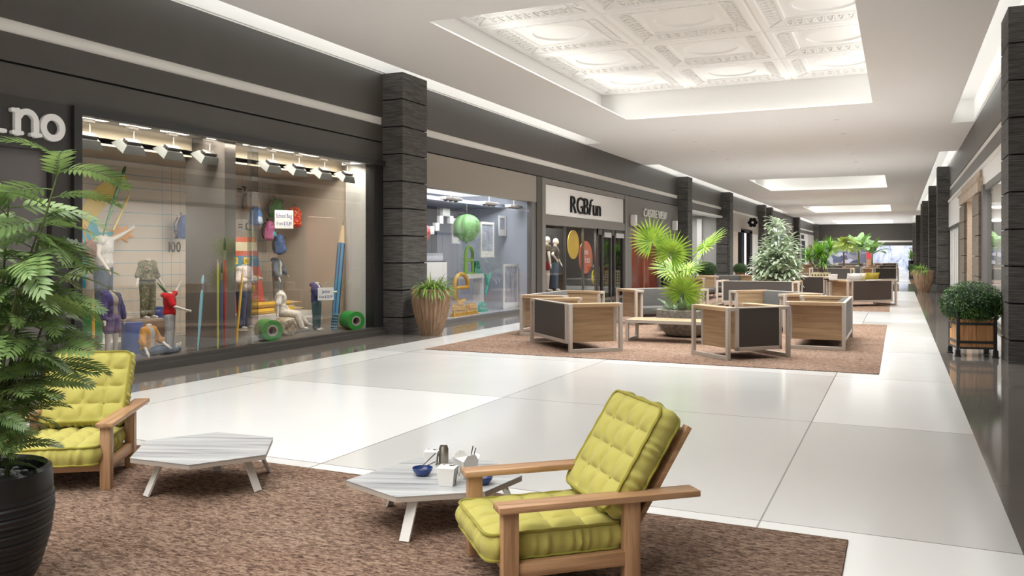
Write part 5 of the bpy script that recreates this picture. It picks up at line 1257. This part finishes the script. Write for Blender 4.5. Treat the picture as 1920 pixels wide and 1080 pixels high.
# backpacks
def backpack(x, y, z, s, rz, rgb, label, rgb2=None, roll=0, m=None):
    t = thing('backpack', label, 'backpack', (x, y, z), rz, 'school backpacks on the display wall'); t.rotation_euler = (R(roll), 0, R(rz)); t.scale = (s,)*3
    m1 = m or mat('bag_%d_%d_%d' % rgb, rgb, .6, noise=.1, nscale=12); m2 = mat('bag_%d_%d_%d' % rgb2, rgb2, .6) if rgb2 else m1
    b = MB(); b.ball((0, 0, .26), (.155, .10, .16), 18, 10); b.box(-.14, .14, -.085, .085, .03, .27); b.ball((0, 0, .07), (.155, .10, .075), 18, 8); link('bag_body', melt(b, .012, 6), m1, t)
    b = MB(); b.ball((0, .085, .12), (.115, .05, .09), 14, 8); link('front_pocket', melt(b, .010, 4), m2, t)
    MB().tube([(-.13, .05, .30), (-.06, .105, .36), (.06, .105, .36), (.13, .05, .30)], .004, 5).build('zip', M_black, t)
    MB().tube([(-.03, -.05, .41), (-.025, -.05, .455), (.025, -.05, .455), (.03, -.05, .41)], .007, 6).build('top_loop', M_black, t, smooth=40)
    for sx in (-1, 1): MB().tube([(sx*.07, -.085, .38), (sx*.10, -.135, .27), (sx*.12, -.125, .12), (sx*.11, -.08, .03)], .013, 6).build('shoulder_strap', M_black, t, smooth=40)
bagrest = XB+.27
def redbag():
    m, t, b = nt('red_yellow_print'); f = noise_node(t, coords(t, (26, 26, 26)), 1., 2); r = ramp(t, [(.0, (206, 36, 30)), (.52, (214, 60, 34)), (.6, (238, 190, 60))]); r.color_ramp.interpolation = 'CONSTANT'; t.links.new(f, r.inputs['Fac']); t.links.new(r.outputs['Color'], b.inputs['Base Color']); return m
backpack(bagrest, 11.80, 1.98, 1.1, -60, (58, 90, 158), 'blue and grey backpack hanging above the number 100', (120, 126, 140)); backpack(bagrest, 13.64, 2.56, 1.1, -95, (170, 140, 110), 'tan backpack at the top, left of the mullion'); backpack(bagrest+.30, 13.42, 2.28, .95, -75, (88, 134, 190), 'light blue backpack under the tan one', (190, 200, 220))
backpack(bagrest, 14.40, 2.46, 1.1, -70, (48, 132, 60), 'green backpack above the school bag price card', (84, 170, 98))
backpack(-11.9, 14.46, 2.26, 1.1, -150, (206, 36, 30), 'red and yellow patterned backpack behind the school bag price card', m=redbag()); backpack(bagrest+.02, 14.16, 1.98, 1.05, -60, (214, 120, 166), 'pink backpack with turquoise spots', (90, 176, 190)); backpack(bagrest+.38, 14.06, 1.68, 1.05, -55, (66, 92, 140), 'denim blue backpack, lowest on the wall', (84, 112, 160))
def card(x, y, z, w, h, rz, l1, l2, label, tilt=0):
    t = thing('price_card', label, 'price card', (x, y, z), rz, 'white price cards in the school window')
    MB().box(0, .012, -w/2, w/2, -h/2, h/2).build('card', M_sign, t); ink = mat('blue_ink', (64, 62, 130), .6)
    word(t, l1, Matrix.Translation((.0125, 0, h*.08)) @ LEFT, h*.33, .0008, ink, .07, .002, .78, one='upper_line', center=True, fit=w*.86 if len(l1) > 7 else w*.5); word(t, l2, Matrix.Translation((.0125, 0, -h*.32)) @ LEFT, h*.28, .0008, ink, .07, .0015, .72, one='lower_line', center=True, fit=w*.84)
card(-11.0, 13.06, 2.38, .38, .36, -28, 'School Bag', 'from $ 13,89', 'white card reading School Bag hung before the green backpack')
card(-10.40, 13.60, .90, .34, .25, -28, 'Jacket', 'from $ 25,99', 'white card reading Jacket held by the dark blue mannequin')
# track lights above the window
M_spot = mat('dark_spot_body', (58, 54, 50), .4); M_spotr = mat('grey_reflector', (84, 84, 80), .4, .3)
def spot(y, label):
    t = thing('track_spotlight', label, 'spotlight', (-10.35, y, 3.30), 0, 'track spotlights of the school window')
    M = Matrix.Rotation(R(36), 4, 'Y')
    b = MB(); b.add([(-.09, -.15, .05), (.09, -.15, .05), (.09, .15, .05), (-.09, .15, .05), (-.15, -.21, -.06), (.15, -.21, -.06), (.15, .21, -.06), (-.15, .21, -.06)], [(0, 1, 2, 3), (4, 0, 3, 7), (5, 1, 0, 4), (6, 2, 1, 5), (7, 3, 2, 6)], M); b.build('reflector_hood', M_spotr, t)
    MB().box(-.055, .055, -.13, .13, .05, .10, M).build('lamp_body', M_spot, t, bevel=.006)
    MB().box(-.085, .085, -.145, .145, .045, .05, M).build('back_plate', M_spot, t); MB().tube([M @ V((0, -.14, .075)), M @ V((0, .14, .075))], .022, 10).build('lamp_tube', M_spot, t, smooth=40)
    MB().tube([(.0, .06, .07), (0, .06, .26)], .008, 6).build('drop_rod', M_taupe, t); MB().box(-.03, .03, -.06, .12, .25, .295).build('track_adapter', mat('dark_adapter', (84, 78, 70), .5), t)
for k, y in enumerate((8.13, 8.88, 9.63, 10.39, 11.93, 12.66, 13.44, 14.2)): spot(y, ('leftmost', 'second', 'third', 'fourth', 'fifth', 'sixth', 'seventh', 'rightmost')[k]+' of the eight dark track spotlights along the window top')
t = thing('light_track', 'pale lighting track running along the top of the school window', 'light track', (-10.35, 11.2, 3.60))
MB().box(-.05, .05, -3.7, 3.4, .03, .058).build('track_rail', M_stripe, t)
for y in (-2.95, -2.2, -1.45, -.5, .35, 1.1, 1.85): MB().box(-.045, .045, y-.28, y+.22, -.0, .03).build('tube_diffuser', mat('lit_diffuser', (255, 246, 230), .5, emit=1.6), t)
# ================================================================== SIGNS
M_let = mat('white_letter', (232, 230, 226), .4)
t = thing('shop_sign', 'white slab serif letters on the dark panel at the upper left', 'shop sign', (XL+.02, 7.03, 3.2))
def L2(poly_list, name='letter', ext=.05):
    b = MB(); e0 = ext
    for qi, (kind, *a) in enumerate(poly_list):
        ext = e0+.0015*qi
        if kind == 'bar':                               # rounded stroke from p to q, half width r
            (x0, y0), (x1, y1), r = a; an = math.atan2(y1-y0, x1-x0)
            pts = [(x1+r*math.cos(an-PI/2+PI*k/10), y1+r*math.sin(an-PI/2+PI*k/10)) for k in range(11)]+[(x0+r*math.cos(an+PI/2+PI*k/10), y0+r*math.sin(an+PI/2+PI*k/10)) for k in range(11)]
            b.prism(pts, -.0005*qi, ext, LEFT)
        else:                                           # arc stroke
            cx, cy, rx, ry, w, a0, a1 = a; n = 36
            for k in range(n):
                p = [R(a0+(a1-a0)*(k+q)/n) for q in (0, 1.02)]
                b.prism([(cx+(rx+s*w)*math.cos(u), cy+(ry+s*w)*math.sin(u)) for s, u in ((-1, p[0]), (1, p[0]), (1, p[1]), (-1, p[1]))], 0, ext+.0002*(k % 2), LEFT)
    return b.build(name, M_let, t)
L2([('bar', (-.56, .02), (-.385, .02), .026), ('bar', (-.49, .02), (-.49, .29), .038), ('bar', (-.56, .295), (-.49, .295), .026)])
L2([('bar', (-.275, .02), (-.165, .02), .026), ('bar', (-.22, .02), (-.22, .29), .038), ('bar', (-.285, .295), (-.22, .295), .026), ('arc', -.095, .18, .115, .118, .036, 0, 165), ('bar', (.02, .18), (.02, .02), .038), ('bar', (-.035, .02), (.075, .02), .026)])
L2([('arc', .255, .145, .132, .135, .042, 0, 360)])
for ch in t.children: ch.location.z = -.02
t = thing('shop_sign', 'white board with black RGBfun lettering over the clothes shop', 'shop sign', (XL-.06, 23.98, 2.93))
MB().box(0, .05, 0, 8.1, 0, .94).build('sign_board', M_sign, t, bevel=.01)
x = 0
for ch in 'RGB': pass
word(t, 'RGBfun', Matrix.Translation((.085, 2.15, .14)) @ LEFT, .84, .025, M_soft, .09, -.008, 1, {'f': .22}, fit=3.05)
t = thing('shop_sign', 'pale CASTLE VIEW lettering on the grey restaurant front', 'shop sign', (XL, 35.0, 3.28))
word(t, 'CASTLE VIEW', Matrix.Translation((.04, -.15, .03)) @ LEFT, .50, .03, M_let, .09, -.002, 1, fit=3.9)
def emblem():
    t = thing('blade_sign', 'black rosette blade sign over the far black doorway', 'shop sign', (-9.5, 61.6, 3.95))
    for k in range(6): a = k*PI/3; MB().ball((.22*math.cos(a), 0, .22*math.sin(a)), (.14, .03, .14), 12, 8).build('petal', M_soft, t, smooth=60)
    MB().ball((0, 0, 0), (.08, .035, .08), 12, 8).build('centre', M_let, t, smooth=60)
    MB().tube([(-.45, 0, 0), (.2, 0, 0)], .015, 6).build('bracket', M_black, t)
emblem()
# wall lamps and litter bin by the restaurant
for y, lab in ((33.0, 'pale box wall lamp left of the red brown door, nearest the white sign'), (39.9, 'pale box wall lamp right of the red brown door, above the litter bin')):
    t = thing('wall_lamp', lab, 'wall lamp', (XL, y, 2.85), 0, 'wall lamps of the restaurant')
    MB().box(0, .05, -.07, .07, .04, .40).build('back_plate', M_taupe, t); MB().box(.05, .26, -.11, .11, 0, .44).build('lamp_box', M_sign, t, bevel=.01)
t = thing('litter_bin', 'dark square litter bin at the restaurant wall, behind the fan palm', 'bin', (-9.66, 38.3, 0))
MB().box(-.22, .22, -.42, .42, .04, .58).build('bin_body', mat('bin_brown_grey', (72, 66, 64), .5), t, bevel=.01)
MB().box(-.24, .24, -.44, .44, .58, .64).build('bin_top', M_black, t, bevel=.01)
b = MB(); b.box(.22, .235, -.3, .3, .38, .52); b.build('slot_panel', M_soft, t); MB().box(-.2, .2, -.4, .4, 0, .04).build('foot', M_soft, t)
# ================================================================== SECOND SHOP DISPLAY
M_gold = mat('ochre_plastic', (200, 152, 52), .45); M_lime = mat('lime_plastic', (138, 190, 62), .4); M_teal = mat('teal_plastic', (70, 170, 150), .4)
def rowset(t, x, y0, n, z, h, m, name, dy=.075, r=.03):
    for k in range(n): MB().lathe([(r, 0), (r, h*.55), (r*.5, h*.68), (r*.5, h*.86), (r*.62, h*.86), (r*.62, h)], 10, Matrix.Translation((x, y0+k*dy, z))).build(name, m, t, smooth=40)
def castle(loc, w, m, tiers, label):
    """stepped stack of little bottles"""
    t = thing('bottle_display', label, 'bottle display', loc, 0, 'stepped bottle stacks in the bluish window'); z = 0
    for k, (n, h) in enumerate(tiers):
        MB().box(-.08, .08, -n*.04, n*.04, z, z+.03).build('tier_tray', m, t)
        rowset(t, .04, -(n-1)*.0375, n, z+.03, h-.03, m, 'bottle'); 
        if k < 2: rowset(t, -.04, -(n-1)*.0375, n, z+.03, h-.03, m, 'bottle')
        z += h
    return t
castle((-10.45, 19.25, .07), .6, M_gold, [(9, .17), (7, .14), (3, .12)], 'ochre stack of bottles at the left foot of the big letter e'); castle((-10.45, 19.95, .07), .5, M_gold, [(8, .17), (5, .14)], 'ochre stack of bottles at the right foot of the big letter e')
t = thing('giant_letter', 'big ochre letter e standing on the bottle stacks', 'display letter', (-10.85, 19.75, .575), 0, 'giant display letters')
b = MB(); n = 40
P = [V((0, .42+.42*math.cos(a), .26+.36*math.sin(a))) for a in [R(-8+218*k/n) for k in range(n+1)]]; P = P[:]+[V((0, .03, .05)), V((0, .1, -.12)), V((0, .3, -.2)), V((0, .62, -.17))]
b.tube(P, .062, 12); b.build('bowl_stroke', M_gold, t, smooth=50); MB().tube([(0, .05, .22), (0, .83, .22)], .055, 12).build('cross_stroke', M_gold, t, smooth=50); t.scale = (.92, .92, .92)
t = thing('giant_letter', 'lime green arch shaped letter A above the ochre e', 'display letter', (-11.15, 20.9, 1.16), 0, 'giant display letters')
b = MB(); P = [V((0, .05, 0)), V((0, .06, .50))]+[V((0, .27-.21*math.cos(a), .50+.24*math.sin(a))) for a in [PI*k/14 for k in range(1, 14)]]+[V((0, .48, .5)), V((0, .49, 0))]; b.tube(P, .045, 10); b.build('arch', M_lime, t, smooth=50); MB().tube([(0, .07, .36), (0, .47, .36)], .04, 10).build('cross_stroke', M_lime, t, smooth=50); MB().box(-.1, .1, -.02, .56, -.03, .0).build('foot_plate', M_lime, t)
t = thing('giant_letter', 'teal letter y standing on teal bottles, right of the ochre e', 'display letter', (-10.58, 21.2, .62), 0, 'giant display letters')
MB().tube([(0, -.15, .52), (0, 0, .2)], .035, 10).build('short_stroke', M_teal, t, smooth=50); MB().tube([(0, .17, .52), (0, -.12, -.05)], .035, 10).build('long_stroke', M_teal, t, smooth=50)
castle((-10.7, 21.1, .07), .4, M_teal, [(5, .16), (3, .11)], 'teal bottle stack under the letter y'); castle((-11.15, 21.62, 1.13), .4, M_teal, [(5, .19), (3, .17)], 'teal bottle stack standing high beside the lime letter A')
tag(MB().box(-11.35, -10.98, 20.8, 21.85, 1.0, 1.128).build('display_shelf', M_sign, None), 'white shelf carrying the lime letter A', 'shelf'); tag(MB().box(-11.3, -11.0, 21.7, 21.8, .071, .999).build('shelf_support', M_sign, None), 'white post under the display shelf', 'post')
def balloon(loc, r, rgb, label, lobes=8):
    t = thing('balloon_lamp', label, 'balloon', loc, 0, 'lobed balloons hanging in the bluish window'); m = mat('balloon_%d' % rgb[0], rgb, .45)
    pr = [(max(.004, r*math.sin(PI*k/14)*(1-.12*math.cos(PI*k/14))), -r*1.08*math.cos(PI*k/14)) for k in range(15)]
    MB().lathe(pr, 72, rfun=lambda a, z: 1+.14*abs(math.sin(a*lobes/2))-.09).build('balloon_skin', m, t, smooth=60); MB().lathe([(.02, -r*1.2), (.05, -r*1.05)], 12).build('neck', m, t, smooth=40); MB().tube([(0, 0, r), (0, 0, 3.08-loc[2])], .004, 5).build('cord', M_taupe, t)
balloon((-10.95, 20.65, 2.42), .36, (134, 180, 116), 'pale green lobed balloon over the lime letter A'); balloon((-11.2, 18.55, 2.22), .26, (200, 90, 88), 'dusty red balloon at the left of the bluish window')
r = random.Random(3)
for k, (y, z) in enumerate(((19.1, 2.22), (19.35, 2.25), (19.62, 2.34), (19.9, 2.44), (20.12, 2.64), (20.3, 2.86), (20.5, 3.0-.14+.0), (20.7, 2.66), (20.95, 2.5), (21.2, 2.4), (21.45, 2.3))):
    o = MB().box(-.05, .05, -.10, .10, -.11, .11).build('hanging_cube', M_sign, None, bevel=.004); o.location = (-11.5, y, z); tag(o, 'small white cube of the stepped cube arc left of the green balloon', 'cube', 'white cubes in the stepped arc left of the green balloon')
t = thing('display_stand', 'tall white stand with a bottle tray at the left of the bluish window', 'display stand', (-10.8, 18.4, .07))
MB().box(-.2, .2, -.5, .5, 0, 1.42).build('stand_body', M_sign, t, bevel=.005); MB().box(-.18, .18, -.48, .48, 1.42, 1.45).build('tray', mat('dark_tray', (70, 72, 80), .4), t); rowset(t, .1, -.42, 12, 1.45, .2, mat('pale_bottle', (206, 208, 216), .3), 'bottle', .076, .028)
def frame(y0, y1, z0, z1, x, label, panel=None):
    t = thing('picture_board', label, 'frame', (x, y0, z0), 0, 'white frames in the bluish window'); w, h = y1-y0, z1-z0; e = .07
    b = MB().box(-.02, .02, 0, e, 0, h).box(-.02, .02, w-e, w, 0, h).box(-.02, .02, e, w-e, h-e, h).box(-.02, .02, e, w-e, 0, e*2.6); b.build('frame_border', M_sign, t)
    if panel: MB().box(-.012, .0, e, w-e, e*2.6, h-e).build('frame_panel', panel, t)
M_ph = mat('pale_photo', (170, 174, 188), .4, noise=.3, nscale=5)
frame(21.2, 22.05, 1.6, 2.62, -10.8, 'white hanging frame right of the green balloon', M_ph); frame(22.6, 23.1, 2.25, 2.85, -10.9, 'small white frame hanging at the upper right of the bluish window', M_ph); frame(22.1, 23.1, .075, 1.4, -10.5, 'tall white frame standing at the right of the bluish window', M_ph); frame(20.95, 21.45, 2.0, 2.72, -11.6, 'pale blurred picture board behind the hanging frame', M_ph)
for y in (18.75, 20.95, 22.6):
    t = thing('ceiling_spot_bar', ('first', 'second', 'third')[(18.75, 20.95, 22.6).index(y)]+' grey spot bar under the ceiling of the bluish window', 'spotlight', (-10.4, y, 3.05), 0, 'spot bars of the bluish window')
    MB().box(-.1, .1, -.42, .42, .02, .10).build('bar_body', M_wgrey, t, bevel=.005); MB().tube([(0, 0, .1), (0, 0, .35)], .012, 6).build('hanger', M_taupe, t)
    for k in range(3): MB().lathe([(.05, 0), (.07, .03)], 12, Matrix.Translation((0, -.26+k*.26, -.01))).build('lamp_head', M_spot, t, smooth=40)
# ================================================================== CLOTHES SHOP
mannequin('white mannequin in an olive top and red shorts behind the clothes shop glass', (-10.65, 25.75, .42), -50, 1.86, head=True, top=cloth('olive_print', (92, 80, 62)), sleeve=.25, pants=cloth('crimson_shorts', (140, 34, 42)), plen=.30, group='clothes shop mannequins', armL=((-.35, .0, -.9), (-.2, .1, -1)), armR=((.35, .05, -.9), (.15, .2, -.95)))
mannequin('white mannequin in a dark top and jeans, hand on hip, beside the orange price oval', (-10.75, 26.75, .40), -75, 1.84, head=True, top=cloth('dark_print', (58, 52, 50)), sleeve=.5, pants=cloth('blue_jeans', (72, 92, 116)), plen=1.9, group='clothes shop mannequins', armL=((-.75, -.1, -.65), (.65, .4, -.6)), armR=((.4, .1, -.9), (-.3, .5, -.8)))
tag(MB().box(-11.2, -10.2, 24.9, 27.3, .05, .40).build('podium', M_int, None), 'dark podium under the two clothes shop mannequins', 'podium')
def oval(y, z, ry, rz_, rgb, label, lines=(), dx=0):
    t = thing('price_oval', label, 'sign', (XL-.16-dx, y, z), 0, 'oval price signs on the clothes shop glass'); m = mat('oval_%d_%d_%d' % rgb, rgb, .45)
    MB().prism([(ry*math.cos(a), rz_*math.sin(a)) for a in [2*PI*k/48 for k in range(48)]], 0, .02, LEFT).build('oval_board', m, t)
    for s, dz, h in lines: word(t, s, Matrix.Translation((.021, 0, dz)) @ LEFT, h, .002, M_let, .07, .004, 1, one='lettering', center=True)
oval(28.05, 1.58, .70, .56+.02, (206, 104, 66), 'orange oval reading mini Prices between the mannequin and the dark doors', (('mini', .10, .30), ('Prices', -.20, .37)))
oval(26.95, 2.02, .55, .50, (222, 184, 60), 'yellow oval above the second mannequin', dx=.05); oval(28.75, 1.62, .26, .24, (222, 206, 70), 'small lemon oval right of the orange oval', dx=.09); oval(29.05, .85, .34, .30, (222, 206, 70), 'lowest lemon oval near the dark doors')
for k, y in enumerate((30.2, 31.6)):
    t = thing('card_rack', ('left', 'right')[k]+' grey card rack inside the dark sliding doors', 'rack', (-10.6, y, .05)); MB().box(-.1, .1, -.25, .25, 0, 1.55).build('rack_frame', mat('rack_grey', (96, 94, 92), .5), t)
    for q in range(6): MB().box(.1, .13, -.22, .22, .1+q*.2, .24+q*.2).build('card_pocket', M_wgrey, t)
# ================================================================== CAMERA AND WORLD
cam = bpy.data.cameras.new('camera'); co = bpy.data.objects.new('camera', cam); COL.objects.link(co)
cam.lens = 29.374; cam.sensor_width = 36; cam.sensor_fit = 'HORIZONTAL'; cam.shift_y = -64/1920; cam.clip_end = 400; cam.clip_start = .05
co.location = (0, 0, 1.7); co.rotation_euler = (R(90), 0, math.atan2(725, 1566.6))
sc.camera = co
w = bpy.data.worlds.new('world'); sc.world = w; w.use_nodes = True
w.node_tree.nodes['Background'].inputs[0].default_value = (.97, .985, 1, 1); w.node_tree.nodes['Background'].inputs[1].default_value = WORLD
sc.view_settings.view_transform = 'Standard'; sc.view_settings.look = 'None'; sc.view_settings.gamma = 1; sc.view_settings.exposure = EXPO
sc.cycles.max_bounces = 8; sc.cycles.diffuse_bounces = 4; sc.cycles.glossy_bounces = 4; sc.cycles.transparent_max_bounces = 12
sc.cycles.use_denoising = True; sc.cycles.sample_clamp_indirect = 6
